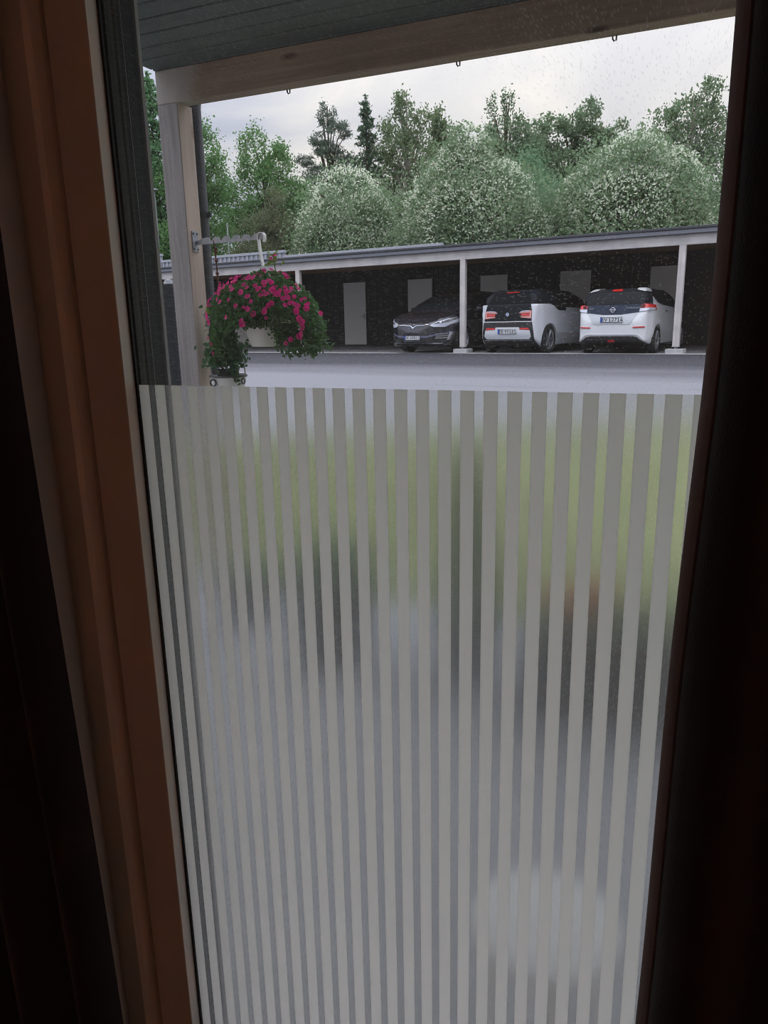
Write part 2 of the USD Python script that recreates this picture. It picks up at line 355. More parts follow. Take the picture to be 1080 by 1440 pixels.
w.part('gasket', [box(-.7225, -.7168, -.0035, -.0003, Z0+.12, Z1-.12), box(-.797, -.7868, .005, .03, Z0+.03, Z1-.05)], RUBBER, label='black rubber seal')
w.part('pane', box(-.725, XR-.115, .000, .004, Z0+.10, Z1-.10), PANE, smooth=False, label='clear pane with dust and rain specks')
# outside cladding: stepped black profile that turns away from the pane
w.part('outer_cladding', [prof([(-.84, .0045), (-.7165, .0045), (-.7165, .0115), (-.7195, .013), (-.7195, .020), (-.7175, .0215), (-.7175, .034), (-.84, .034)], Z0, Z1, .0006),
                          box(XR-.12, XR, .0045, .034, Z0, Z1), box(-.72, XR-.1, .0045, .034, Z1-.115, Z1), box(-.72, XR-.1, .0045, .034, Z0, Z0+.1)], CLAD, smooth=20)
w.part('outer_cladding', [prof([(-.84, .0342), (-.7225, .0342), (-.7225, .046), (-.7265, .047), (-.7265, .060), (-.84, .060)], Z0-.05, Z1, .0006)], CLADG, smooth=20)
w.part('outer_cladding', [prof([(-.86, .0602), (-.7315, .0602), (-.7315, .074), (-.86, .074)], Z0-.05, Z1, .0006)], CLAD, smooth=20)
w.part('outer_trim', [prof([(-.90, .121), (-.7675, .121), (-.7675, .128), (-.90, .128)], -.05, 2.5, .0005), prof([(-.86, .0745), (-.775, .0745), (-.775, .1205), (-.86, .1205)], -.05, 2.5, .0005)], TRIMG, smooth=20, label='thin grey outer edge trim')

# ------------------------------------------------------------------ privacy film
f = thing('privacy_film', 'frosted striped privacy film stuck on the lower part of the window pane', 'window film')
FT, FB = 1.474, .19
PIT, X0F, GW = .026788, -.69466, .0106
edges = [-.7165]
for k in range(0, 36):
    c = X0F + PIT * k
    f.part('frosted_stripe', box(edges[-1], c-GW/2, -.0009, -.0004, FB, FT), FROST, smooth=False)
    f.part('satin_stripe', trimesh.Trimesh([(c-GW/2, -.0006, FB), (c+GW/2, -.0006, FB), (c+GW/2, -.0006, FT), (c-GW/2, -.0006, FT)], [(0, 1, 2), (0, 2, 3)], process=False), CLEARF, smooth=False)
    edges.append(c+GW/2)
    if c + GW > XR - .13: break

# ------------------------------------------------------------------ curtains
def curtain(name, label, path, edge_shift, mat, z0=.03, z1=2.288, hem=None, thick=.0016):
    """path: plan polyline; edge_shift(z) moves the cloth sideways; a real two-sided cloth of the given thickness"""
    t = thing(name, label, 'curtain')
    def cloth(pts, zz):
        pts = np.asarray(pts, float); n = len(pts)
        tg = np.gradient(pts, axis=0); tg /= np.linalg.norm(tg, axis=1, keepdims=True); nr = np.stack([-tg[:, 1], tg[:, 0]], 1)
        loop = np.vstack([pts + nr*thick, (pts - nr*thick)[::-1]]); m = len(loop); V = []; F = []
        for z in zz:
            sx = edge_shift(z) * np.clip(1 - np.abs(loop[:, 0]-pts[0, 0]) / .25, 0, 1)
            V.append(np.column_stack([loop[:, 0] + sx, loop[:, 1] + .004*math.sin(z*3.1), np.full(m, z)]))
        V = np.vstack(V)
        for i in range(len(zz)-1):
            for j in range(m):
                a, b = i*m+j, i*m+(j+1) % m; F += [(a, b, b+m), (a, b+m, a+m)]
        for base, flip in ((0, True), ((len(zz)-1)*m, False)):
            for j in range(n-1):
                q = (base+j, base+j+1, base+m-2-j, base+m-1-j)
                F += [(q[0], q[2], q[1]), (q[0], q[3], q[2])] if flip else [(q[0], q[1], q[2]), (q[0], q[2], q[3])]
        return trimesh.Trimesh(V, F, process=False)
    zz = np.linspace(z0, z1, 40)
    t.part('panel', cloth(path, zz), mat, smooth=60)
    if hem is not None: t.part('hem', cloth(hem, zz), CURTE, smooth=60, label='folded hem painted lighter for window light')
    return t
def rshift(z):
    s = np.clip((1.5-z)/.8, 0, 1.3); return -.014*s - .004*np.clip((1.75-z)/.5, 0, 1) + .0012*math.sin(z*9)
fold = [(.004, -.118)] + [(.004+.004+u*.5, -.130-.020*math.sin(u*9*PI)-.01*u) for u in np.linspace(0, 1, 90)]
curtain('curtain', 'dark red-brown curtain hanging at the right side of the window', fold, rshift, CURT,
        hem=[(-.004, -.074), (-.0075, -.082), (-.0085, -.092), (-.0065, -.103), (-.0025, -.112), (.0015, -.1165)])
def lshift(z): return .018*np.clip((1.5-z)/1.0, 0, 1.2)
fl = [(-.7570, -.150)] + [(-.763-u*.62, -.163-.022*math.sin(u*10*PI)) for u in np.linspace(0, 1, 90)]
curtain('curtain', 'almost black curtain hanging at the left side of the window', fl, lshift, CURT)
cr = thing('curtain_rail', 'white curtain rail fixed under the room ceiling above the window', 'curtain rail', loc=(-.3, -.145, 2.45))
cr.part('rail', box(-1.3, 1.0, -.03, .03, -.035, 0, .004), BEAD)
cr.part('gliders', [box(x-.004, x+.004, -.012, .012, -.155, -.03) for x in list(np.linspace(-1.02, -.50, 7)) + list(np.linspace(.32, .80, 7))], WHITEP, kind='stuff')

# ------------------------------------------------------------------ unseen warm lamp and table added behind the viewer to brighten the frame
tb = thing('fill_lamp_table', 'small round wooden table added unseen behind the viewer', 'table', loc=(1.25, -2.9, .02))
tb.part('table_top', lathe([(0, .50), (.25, .50), (.255, .515), (.25, .53), (0, .53)]), FLOORM)
for k in range(3):
    a = k*2*PI/3; tb.part('leg', tube([(.07*math.cos(a), .07*math.sin(a), .505), (.2*math.cos(a), .2*math.sin(a), 0)], [.016, .011]), FLOORM)
lp = thing('fill_lamp', 'unseen fill lamp with warm fabric shade, added on the table', 'lamp', loc=(1.25, -2.9, .55))
lp.part('base', lathe([(0, 0), (.08, 0), (.082, .012), (.02, .03), (.012, .06), (.012, .22), (0, .22)]), CHROME)
lp.part('shade', lathe([(.17, .20), (.12, .42), (.118, .42), (.168, .20), (.17, .20)]), CLOTH_SHADE, smooth=True)
bulb = UsdLux.SphereLight.Define(stage, lp.path + '/bulb')
bulb.CreateRadiusAttr(.03); bulb.CreateIntensityAttr(440.0); bulb.CreateColorAttr(Gf.Vec3f(1.0, .74, .76))
bulb.AddTranslateOp().Set(Gf.Vec3d(0, 0, .30))

# ================================================================== PORCH
T0, T1 = .12, 2.72
struct('terrace', box(-14, 14, .12, 2.86, -.25, 0), TERR, 'grey paved terrace outside the window', 'terrace')
pr = thing('porch_roof', 'dark green-grey boarded porch ceiling over the terrace', 'porch roof', loc=(-2.75, 2.72, 2.805))
def PR(m): m = arr(m).copy(); m.apply_translation((2.75, -2.72, -2.805)); return m
yb = 2.72; kk = 0
while yb > .14:
    y0 = max(yb-.131, .125)
    pr.part('soffit_board', PR(box(-2.75, 3.5, y0+.005, yb-.006, 2.8055+.0006*(kk % 3), 2.840, .004)), SOFF, smooth=False); yb -= .131; kk += 1
pr.part('roof_deck', PR(box(-2.75, 3.5, .125, 2.80, 2.842, 2.95)), RUBBER, smooth=False)

bm = thing('porch_beam', 'heavy brown timber beam under the porch ceiling', 'beam', loc=(-2.745, 2.602, 2.647))
def BM(m): m = arr(m).copy(); m.apply_translation((2.745, -2.602, -2.647)); return m
bm.part('beam', BM(box(-2.745, 3.5, 2.602, 2.690, 2.647, 2.8045, .004)), BEAMW, smooth=False)
for x in (-2.02, -1.16, -.50, .4):
    bm.part('cable_clip', BM(tube([(x, 2.68, 2.65), (x, 2.68, 2.636), (x+.006, 2.68, 2.628), (x+.014, 2.68, 2.629), (x+.015, 2.68, 2.647)], .0034, 6)), IRON)

ps = thing('porch_post', 'square weathered timber post carrying the left end of the porch beam', 'post', loc=(-2.681, 2.66, 0))
def PS(m): m = arr(m).copy(); m.apply_translation((2.681, -2.66, 0)); return m
# weathered timber; a thin veneer paints its lit side face paler
ps.part('timber', PS(box(-2.745, -2.6185, 2.602, 2.718, .04, 2.6465, .003)), GREYW, smooth=False, label='grey weathered timber')
ps.part('timber', PS(box(-2.6183, -2.617, 2.604, 2.717, .04, 2.6465)), PALEW, smooth=False, label='side face painted paler as lit')
ps.part('post_shoe', PS(box(-2.76, -2.60, 2.59, 2.73, 0, .04)), STEEL)

dp = thing('downpipe', 'dark grey downpipe behind the porch post', 'pipe', loc=(-2.663, 2.795, 0))
dp.part('pipe', tube([(0, 0, 0), (0, 0, 1.2), (0, 0, 2.66), (-.01, .03, 2.76), (-.01, .05, 2.85)], .0375, 20), PIPE, smooth=40)
dp.part('pipe_clamp', [lathe([(.0376, 2.12), (.043, 2.12), (.043, 2.15), (.0376, 2.15), (.0376, 2.12)], 24), box(.036, .062, -.008, .008, 2.123, 2.147, .002), tube([(.05, 0, 2.135), (.05, -.02, 2.135)], .005, 8)], IRON)

# privacy screen beyond the post
sc = thing('garden_screen', 'grey panel screen with dark post beyond the porch post', 'screen', loc=(-4.2, 4.3, .3))
sc.part('panel', box(-1.9, -.012, -.02, .02, 0, 1.537, .004), SCREEN)
sc.part('post', box(-.012, .085, -.045, .045, -.2, 1.58, .003), CLAD)
sc.part('post_cap', [box(.015, .075, -.03, .03, 1.58, 1.60, .003), box(.022, .068, -.026, .026, 1.60, 1.615, .003)], STEEL, label='small pale metal cap')

# ================================================================== GROUND OUTSIDE
GZ = .684
A = math.radians(-7.554); CA, SA = math.cos(A), math.sin(A)
CP0 = np.array([-11.782, 19.639])
def cp(t, o): return CP0 + t*np.array([CA, SA]) + o*np.array([-SA, CA])
def road_edge(x): return np.clip(4.75 + .62*(x+2.07), 3.75, 7.0)
# grass bank from the terrace up to the lane
xsn = np.linspace(-14, 14, 141); ss = np.linspace(0, 1, 15)
V = []; F = []
for x in xsn:
    ye = road_edge(x)
    for s in ss:
        y = 2.86 + s*(ye-2.86); e = s*s*(3-2*s); V.append((x, y, GZ*e + (.0 if s in (0, 1) else .02*meshkit.noise(np.array([x*2, y*2, 0.])))))
nS = len(ss)
for i in range(len(xsn)-1):
    for j in range(nS-1):
        a = i*nS+j; F += [(a, a+nS, a+nS+1), (a, a+nS+1, a+1)]
bank = trimesh.Trimesh(V, F, process=False)
bl = len(V); low = np.array(V); low[:, 2] = -.3
struct('lawn_bank', bank, TURF, 'grass bank rising from the terrace to the lane', 'grass bank', smooth=True)
n = 26000
px_ = RNG.uniform(-5.5, 4.5, n); s_ = RNG.uniform(0, 1, n); ye_ = road_edge(px_); py_ = 2.88 + s_*(ye_-2.88); pz_ = GZ*s_*s_*(3-2*s_)
an = RNG.uniform(0, 2*PI, n); hh = RNG.uniform(.05, .12, n); ww = .006
P = np.column_stack([px_, py_, pz_]); dx = np.column_stack([np.cos(an), np.sin(an), np.zeros(n)])*ww
lean = RNG.normal(0, .03, (n, 2)); tip = P + np.column_stack([lean, hh])
Vg = np.stack([P-dx, P+dx, tip], 1).reshape(-1, 3); Fg = np.arange(3*n).reshape(-1, 3)
single('lawn', 'yellowish green grass on the bank behind the terrace', 'grass', trimesh.Trimesh(Vg, Fg, process=False), GRASSM, smooth=False, kind='stuff')

def local_poly(pts, z0, z1):
    return vextrude(pts, z0, z1)
# lane (in carport coordinates t, o so that its material can follow the bays)
lane = thing('road', 'wet grey asphalt lane between the grass bank and the parking bays', 'road', loc=(*CP0, 0), rz=A, kind='structure')
edge = []
for x in np.linspace(-14, 14, 60):
    d = np.array([x, road_edge(x)]) - CP0; edge.append((d @ [CA, SA], d @ [-SA, CA]))
poly = [(-45, -.12), (-45, edge[0][1]-2)] + edge + [(60, edge[-1][1]+2), (60, -.12)]
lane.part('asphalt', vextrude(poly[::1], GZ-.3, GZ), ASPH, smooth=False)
lane.part('kerb', box(-45, 60, -.30, -.12, GZ-.2, GZ+.012, .006), KERB, label='pale concrete edge strip of the parking bays')
struct('ground', box(-220, 220, 8.5, 400, -.6, GZ-.31), FIELD, 'dark meadow ground around the houses and trees', 'ground')

# ================================================================== CARPORT
ct = thing('carport', 'long low carport with white beam, posts, black back wall and pale doors', 'carport', loc=(*CP0, GZ), rz=A)
TL, TR, D = -16.0, 24.0, 5.45
ct.part('floor_slab', box(TL, TR, -.12, D+.3, -.3, .0), SLAB, smooth=False, label='grey concrete floor of the bays')
ct.part('front_beam', box(TL, TR, -.055, .055, 2.40, 2.625, .006), CPW, smooth=False)
ct.part('gutter', box(TL, TR, -.15, -.056, 2.626, 2.725, .012), FASC, label='blue-grey metal fascia')
ct.part('roof_edge', [box(TL, TR, -.17, -.02, 2.726, 2.785, .008)], CAPM, label='dark roof edge cap')
rp = [(-.02, 2.63), (D+.35, 2.75), (D+.35, 2.92), (-.02, 2.775)]
ct.part('roof', tri(prism_yz(rp, TL, TR)), ROOFM, smooth=False)
cl = [(.056, 2.608), (D, 2.70), (D, 2.72), (.056, 2.628)]
ct.part('ceiling_panel', tri(prism_yz(cl, TL, TR)), CPCEIL, smooth=False, label='brown particle board ceiling')
for k in range(-3, 6):
    t = k*5.461
    if t < TL or t > TR: continue
    p = ct.part('post', box(t-.075, t+.075, -.06, .06, .17, 2.40, .005), CPP, smooth=False)
    p.part('post_shoe', [box(t-.03, t+.03, -.03, .03, .11, .17), box(t-.085, t+.085, -.07, .07, .155, .172, .003)], STEEL)
    p.part('plinth', box(t-.20, t+.20, -.20, .20, -.02, .115, .012), KERB, smooth=False, label='white concrete footing block')
# back wall: upright black boards, joined: each only a few pixels wide
bds = []; t = TL; i = 0
while t < TR:
    wd = .14; bds.append(box(t+.006, t+wd-.002, D-.02-(.012 if i % 2 else 0), D+.03, 0, 2.72)); t += wd; i += 1
ct.part('wall_boards', bds + [box(TL, TR, D, D+.06, 0, 2.72)], CPDARK, smooth=False, kind='stuff', label='black upright cladding boards')
ct.part('side_wall', box(TL-.06, TL, -.05, D, 0, 2.7), CPDARK, smooth=False)
for t in (-9.9, -7.1, -4.33, -1.56, 1.21, 4.02, 6.78, 9.55, 12.3, 15.1):
    d = ct.part('door', box(t-.485, t+.485, D-.075, D-.035, .05, 2.29, .006), CPDOOR, smooth=False, label='pale grey storage door')
    d.part('door_handle', [tube([(t+.42, D-.07, 1.08), (t+.42, D-.13, 1.08), (t+.30, D-.13, 1.08)], .012, 8), box(t+.395, t+.445, D-.082, D-.07, .98, 1.18, .004)], STEEL)
    d.part('door_frame', [box(t-.53, t-.487, D-.06, D-.03, .0, 2.335), box(t+.487, t+.53, D-.06, D-.03, .0, 2.335), box(t-.53, t+.53, D-.06, D-.03, 2.292, 2.335)], CPDARK)
# ribbed sheet parapet at the back edge of the roof
pp = thing('roof_parapet', 'grey ribbed metal parapet along the back of the carport roof', 'parapet', loc=(*cp(0, 5.5), GZ), rz=A)
def ribs(t0, t1, z0, z1, pitch=.24):
    ms = [box(t0, t1, 0, .06, z0, z1)]; t = t0+.03
    while t < t1-.08:
        ms.append(box(t, t+.10, -.045, .0, z0, z1-.10, .012)); t += pitch
    ms.append(box(t0-.02, t1+.02, -.06, .10, z1-.10, z1, .008)); return ms
pp.part('ribbed_sheet', ribs(-19, -11.65, 2.9, 3.92), RIB, smooth=False, label='taller stepped-up section')
pp.part('ribbed_sheet', ribs(-11.62, -4.85, 2.9, 3.645), RIB, smooth=False)
pp.part('ribbed_sheet', [box(-4.83, 2.04, 0, .06, 2.9, 3.36), box(-4.83, 2.05, -.06, .10, 3.36, 3.445, .008)], RIB, smooth=False, label='low plain section')

# ================================================================== HANGING PLANTS ON THE POST
br = thing('plant_bracket', 'galvanised notched plant bracket screwed to the porch post', 'bracket', loc=(-2.617, 2.662, 1.985))
bp = br.part('plate', box(.0, .006, -.032, .020, -.055, .052, .002), STEEL, smooth=False)
for y, z in ((-.022, .038), (.008, .038), (-.022, -.040), (.008, -.040)):
    bp.part('screw', lathe([(0, 0), (.0055, 0), (.004, .003), (0, .003)], 12).apply_transform(trimesh.transformations.rotation_matrix(PI/2, [0, 1, 0])).apply_translation((.006, y, z)), IRON)
arm = [(0, -.018), (.425, -.012), (.425, .016), (.395, .018)]
for k in range(5):                       # saw-tooth notches along the top edge
    x = .345 - k*.062
    arm += [(x+.030, .018), (x+.004, -.004), (x, -.004), (x-.004, .014), (x-.018, .017)]
arm += [(.05, .014), (.02, .004), (.0, .004)]
br.part('arm', tri(prism_xz(arm, -.0025, .0025)), STEEL, smooth=False)

def leaves(cent, size, rng, droop=0., asp=.55, up=None, spread=1.0):
    """one folded rhombus per centre, freely turned; returns a mesh"""
    n = len(cent); size = np.broadcast_to(size, n) * rng.uniform(.7, 1.25, n)
    d = rng.normal(size=(n, 3)); d[:, 2] -= droop
    if up is not None: d = up + spread*d
    d /= np.linalg.norm(d, axis=1, keepdims=True)
    s = np.cross(d, rng.normal(size=(n, 3))); s /= np.linalg.norm(s, axis=1, keepdims=True)
    nn = np.cross(d, s)
    a = cent - d*size[:, None]*.5; b = cent + d*size[:, None]*.5; w = (size*asp*.5)[:, None]; m = cent - d*size[:, None]*.08
    c1, c2 = m + s*w + nn*w*.35, m - s*w + nn*w*.35
    V = np.stack([a, c1, b, c2], 1).reshape(-1, 3); k = 4*np.arange(n)[:, None]
    F = np.concatenate([k+[0, 1, 2], k+[0, 2, 3]], 0)
    return trimesh.Trimesh(V, F, process=False)

def flower(r, rng, petals=5):
    """a trumpet flower facing +z: lobed disc that dips to the throat"""
    na = petals*6; V = [(0, 0, -.55*r)]; rings = [(.28, -.18), (.65, .0), (1.0, .06)]
    for q, h in rings:
        for j in range(na):
            th = 2*PI*j/na; lob = 1 - .20*(.5+.5*math.cos(petals*th))*(q > .5)
            V.append((q*r*lob*math.cos(th), q*r*lob*math.sin(th), r*(h + .10*math.sin(petals*th*2)*(q > .9))))
    F = [(0, 1+j, 1+(j+1) % na) for j in range(na)]
    for i in range(2):
        for j in range(na):
            a, b = 1+i*na+j, 1+i*na+(j+1) % na; F += [(a, a+na, b+na), (a, b+na, b)]
    return trimesh.Trimesh(V, F, process=False)

def aim(m, d, p):
    m = m.copy(); T = trimesh.geometry.align_vectors([0, 0, 1], np.asarray(d, float)/np.linalg.norm(d)); m.apply_transform(T); m.apply_translation(p); return m

HB = np.array([-2.205, 2.665, 1.435])
hb = thing('hanging_basket', 'hanging white pot overflowing with magenta petunias on the plant bracket', 'hanging basket', loc=HB)
hb.part('pot', lathe([(0, 0), (.078, 0), (.085, .004), (.112, .075), (.135, .135), (.142, .137), (.142, .150), (.132, .150), (.126, .130), (0, .120)], 40), POTW, smooth=35)
# hanger: broad hook over the arm's end, strap, three wires to the rim
hk = [(.014, .525), (.020, .538), (.020, .556), (.012, .568), (-.004, .571), (-.016, .562), (-.018, .545), (-.014, .50), (-.006, .44), (.004, .40)]
ribbon = xs([(-.02, .0), (.0, .0)]) if False else None
hz = np.array(hk); off = []
tg = np.gradient(hz, axis=0); tg /= np.linalg.norm(tg, axis=1, keepdims=True); nr = np.stack([-tg[:, 1], tg[:, 0]], 1)
hookpoly = np.vstack([hz+nr*.003, (hz-nr*.003)[::-1]])
hb.part('hanger', [tri(prism_xz(hookpoly, -.012, .012))] + [tube([(.004, 0, .41), (.137*math.cos(a)*.35+.002, .137*math.sin(a)*.35, .33), (.137*math.cos(a), .137*math.sin(a), .145)], .0026, 6) for a in (2.5, 4.6, .4)], WHITEP, smooth=30, label='white plastic hanger')
rg = np.random.default_rng(21)
# outline of the plant mass: a wide dome that spills over the pot and hangs at both sides
def dome(n, shell=.25):
    th = rg.uniform(0, 2*PI, n); ph = np.arccos(rg.uniform(-.30, 1, n)); r = 1 - shell*rg.uniform(0, 1, n)**1.5
    x, y, z = np.sin(ph)*np.cos(th), np.sin(ph)*np.sin(th), np.cos(ph)
    P = np.column_stack([x*.315*r, y*.24*r, .165 + z*.188*r])
    P[:, 2] += .05*(meshkit.noise(P*9, 3)-.5)*2
    P[:, 2] -= .10*np.clip((np.abs(P[:, 0])-.20)/.12, 0, 1)**1.5
    return P
P1 = dome(5200, .55)
P1 = P1[~((np.hypot(P1[:, 0], P1[:, 1]) < .145) & (P1[:, 2] < .13))]
fr_ = RNG.normal(0, 1, (420, 3))*[.085, .018, .016] + [0.01, -.150, .128]
P1 = np.vstack([P1, fr_])
trl = []
for x0, y0, z0, x1, z1, n in ((.25, -.05, .12, .29, -.03, 420), (.20, -.08, .10, .215, -.02, 380), (.30, .0, .12, .325, .0, 250), (.14, -.10, .1, .16, .005, 240), (-.25, -.06, .13, -.285, -.09, 420), (-.20, -.09, .1, -.225, -.05, 380), (-.285, .02, .12, -.31, .02, 250)):
    u = rg.uniform(0, 1, n)[:, None]; trl.append(np.column_stack([x0+(x1-x0)*u, y0 + 0*u, z0+(z1-z0)*u]) + rg.normal(0, 1, (n, 3))*[.022, .03, .018])
hb.part('foliage', leaves(np.vstack([P1]+trl), .030, rg, droop=.25), PETFOL, smooth=False, kind='stuff')
stems = [tube([(0, 0, .13), (q[0]*.5, q[1]*.5, .24+.1*q[2]), q], [.004, .002, .0012], 5) for q in dome(60, .1)]
stems += [tube([(.07, 0, .30), (.085, -.02, .38), (.078, -.02, .455)], .003, 5)]
hb.part('stems', stems, STEM, kind='stuff')
sp = np.array([.078, -.02, .455]); ctr = sp + rg.normal(0, 1, (26, 3))*[.022, .02, .016] - [0, 0, .018]
hb.part('shoot', leaves(ctr, .040, rg, asp=.32), LIME, smooth=False, kind='stuff', label='pale green shoot with a flower standing above the rest')
spots = []
for x, z in ((-.23, .335), (-.20, .33), (-.215, .285), (-.18, .29), (-.135, .355), (-.125, .365), (-.09, .325), (-.075, .335), (-.055, .33), (-.04, .345), (-.085, .30), (-.06, .285), (-.155, .27), (-.17, .315), (-.11, .31),
             (.0, .345), (.02, .34), (.04, .335), (-.02, .335), (-.01, .31), (.015, .30), (.05, .30), (-.005, .265), (.03, .25),
             (.115, .335), (.10, .315), (.12, .305), (.145, .305), (.155, .285), (.10, .275), (.175, .27), (.19, .255), (.205, .30), (.215, .285), (.225, .265), (.23, .245), (.24, .225), (.255, .215), (.265, .235), (.27, .20), (.275, .18), (.265, .165), (.285, .155), (.29, .19), (.30, .215), (.285, .125), (.285, .10), (.28, .07), (.28, .05),
             (.345, .165), (.235, .20), (.21, .235), (.13, .175), (.14, .15), (.085, .165), (.015, .145), (.012, .125), (-.085, .165), (.035, .195), (-.02, .20), (-.25, .165), (-.255, .125), (-.30, .215), (-.335, .225), (-.27, .26), (-.275, .145), (-.26, .06), (-.27, .02), (-.265, -.03), (-.30, .13), (-.235, .235), (-.245, .21), (.22, .02), (.25, .035), (.06, .22), (-.13, .23), (.17, .215), (.075, .43), (.085, .455), (.065, .445)):
    dz = (z-.175)/.21; yy = -.23*math.sqrt(max(.0, 1-min(1, (x/.335)**2 + max(0, dz)**2)))
    if z > .40: yy = -.02
    spots.append((x, yy-.01, z))
for q in dome(260, .05):
    if q[2] > .17 and q[1] < .05 and len(spots) < 125 and rg.uniform() < (.75 if q[0] > .08 or q[2] > .29 else .25): spots.append((q[0]*1.03, q[1]*1.03-.005, q[2]+.006))
for i, p in enumerate(spots):
    p = np.array(p); d = p - [0, .02, .08] + rg.normal(0, .08, 3); d[1] -= .10
    small = rg.uniform() < .3
    fl_ = hb.part('flower', aim(flower(rg.uniform(.012, .019) * (.75 if small else 1), rg), d, p + rg.normal(0, .006, 3)), PETALS, smooth=40)

# the small planter that hangs from a knotted cord on the same bracket
BK = np.array([-2.468, 2.662, 1.082])
bk = thing('hanging_bucket', 'small white enamel bucket with trailing ivy on a brown knotted cord', 'bucket', loc=BK)
bk.part('bucket', lathe([(0, 0), (.072, 0), (.075, .004), (.095, .185), (.101, .188), (.103, .194), (.101, .200), (.094, .199), (.073, .012), (0, .010)], 40), ENAMEL, smooth=35)
bk.part('rim', lathe([(.101, .190), (.106, .195), (.101, .203), (.096, .195), (.101, .190)], 40), IRON, label='dark rolled rim')
for s in (-1, 1):
    e = bk.part('handle_ear', [tube([(s*.097+.016*math.cos(q)*0, .016*math.cos(q), .170+.016*math.sin(q)) for q in np.linspace(0, 2*PI, 14)], .0035, 6), ], IRON)
eye_ring = [(-.03+.018*math.cos(q), -.100, .165+.018*math.sin(q)) for q in np.linspace(0, 2*PI, 16)]
bk.part('handle_ear', tube(eye_ring, .005, 6), IRON)
hd = [(s*.100, .0, .175) for s in (1,)] + [(.112, 0, .215), (.108, 0, .27), (.075, 0, .37), (.02, 0, .43), (-.03, 0, .425), (-.08, 0, .36), (-.11, 0, .26), (-.112, 0, .215), (-.100, 0, .175)]
bk.part('handle', tube(hd, .0032, 6), STEEL)
knots = [tube([(-.018, 0, .425), (-.022, .003, .60), (-.026, 0, .80), (-.032, 0, .900), (-.030, .006, .922), (-.026, .0, .908)], .0042, 7)]
for z in (.52, .60, .735, .80, .845, .86): knots.append(trimesh.creation.icosphere(1, .0095).apply_translation((-.024+.0, .0, z)))
bk.part('cord', knots, ROPE, label='brown knotted cord')
bk.part('inner_pot', lathe([(0, .15), (.050, .15), (.062, .228), (.066, .230), (.064, .233), (.055, .22), (0, .218)], 28), CLADG, smooth=35, label='dark plastic inner pot')
u = rg.normal(0, 1, (1300, 3))*[.050, .045, .040] + [0, 0, .315]
u = u[(u[:, 2] > .25) & (np.abs(u[:, 0]) < .12)]
v2 = rg.uniform(0, 1, (420, 1)); v2 = np.column_stack([.0+.0*v2, -.02+0*v2, .34+.26*v2]) + rg.normal(0, 1, (420, 3))*[.035, .03, .02]
v3 = rg.uniform(0, 1, (160, 1)); v3 = np.column_stack([.02+.075*v3, -.05+0*v3, .40-.22*v3]) + rg.normal(0, 1, (160, 3))*[.012, .012, .012]
bk.part('ivy', leaves(np.vstack([u, v2, v3]), .028, rg, asp=.8), IVYFOL, smooth=False, kind='stuff')
lc = [(-.10, -.02, .515), (-.085, -.03, .475), (-.055, -.03, .455), (-.03, -.05, .40), (.045, -.06, .43), (.055, -.05, .40), (.065, -.05, .37), (.0, -.06, .36), (-.05, -.06, .33), (.085, -.04, .30), (.02, -.07, .31), (.035, -.06, .335)]
for q in lc:
    bk.part('ivy_leaf', leaves(np.array([q]), .050, rg, asp=.75), PALELEAF, smooth=False, label='pale variegated leaf')
for q in ((-.085, -.02, .545), (.03, -.06, .525), (.045, -.06, .515), (.035, -.055, .495), (.03, -.05, .55)):
    bk.part('ivy_leaf', leaves(np.array([q]), .052, rg, asp=.75), LIME, smooth=False, label='yellow-green leaf')
bk.part('ivy_stems', [tube([(0, 0, .23), (-.03, -.02, .36), (-.07, -.02, .50), (-.135, -.01, .525)], .002, 5), tube([(0, 0, .23), (.03, -.04, .42), (.09, -.05, .30), (.105, -.05, .22)], .0018, 5)], STEM, kind='stuff')

# ================================================================== THINGS ON THE TERRACE (seen blurred through the film)
def pot(t, r, h, mat, z=0):
    t.part('pot', lathe([(0, z), (r*.78, z), (r*.80, z+.005), (r, z+h-.03), (r*1.06, z+h-.028), (r*1.06, z+h), (r*.95, z+h), (r*.92, z+h-.05), (0, z+h-.05)], 32), mat, smooth=35)
    t.part('soil', lathe([(0, z+h-.045), (r*.93, z+h-.045), (r*.93, z+h-.055), (0, z+h-.055)], 24), SOIL)
t = thing('potted_conifer', 'slim dark green conifer in a black pot on the terrace behind the film', 'potted plant', loc=(-.93, 2.18, 0))
pot(t, .14, .26, CLAD)
zz = rg.uniform(0, 1, 2600); rr = (.15*(1-zz)**.6+.01)*rg.uniform(.3, 1, 2600)**.5; aa = rg.uniform(0, 2*PI, 2600)
t.part('trunk', tube([(0, 0, .21), (0, 0, .95)], [.012, .003]), BARK)
t.part('foliage', leaves(np.column_stack([rr*np.cos(aa), rr*np.sin(aa), .25+zz*.80]), .05, rg, asp=.35), SPRUCE, smooth=False, kind='stuff')
t = thing('planter_tub', 'round black planter tub with a low shrub on the terrace behind the film', 'planter', loc=(-1.58, 2.12, 0))
pot(t, .21, .36, CLAD)
t.part('foliage', leaves(rg.normal(0, 1, (1300, 3))*[.09, .09, .06]+[0, 0, .45], .045, rg), LEAFM, smooth=False, kind='stuff')
t.part('stems', [tube([(0, 0, .31), tuple(np.array([.1*math.cos(q), .1*math.sin(q), .47]))], .004, 5) for q in np.linspace(0, 6, 9)], STEM, kind='stuff')
t = thing('planter_tub', 'small black planter tub beside the foot of the porch post', 'planter', loc=(-2.22, 2.36, 0))
pot(t, .15, .22, CLAD)
t.part('foliage', leaves(rg.normal(0, 1, (700, 3))*[.06, .06, .04]+[0, 0, .28], .04, rg), LEAFM, smooth=False, kind='stuff')
t = thing('planter_box', 'dark planter box with red geraniums on the terrace at the right behind the film', 'planter', loc=(-.29, 2.10, 0))
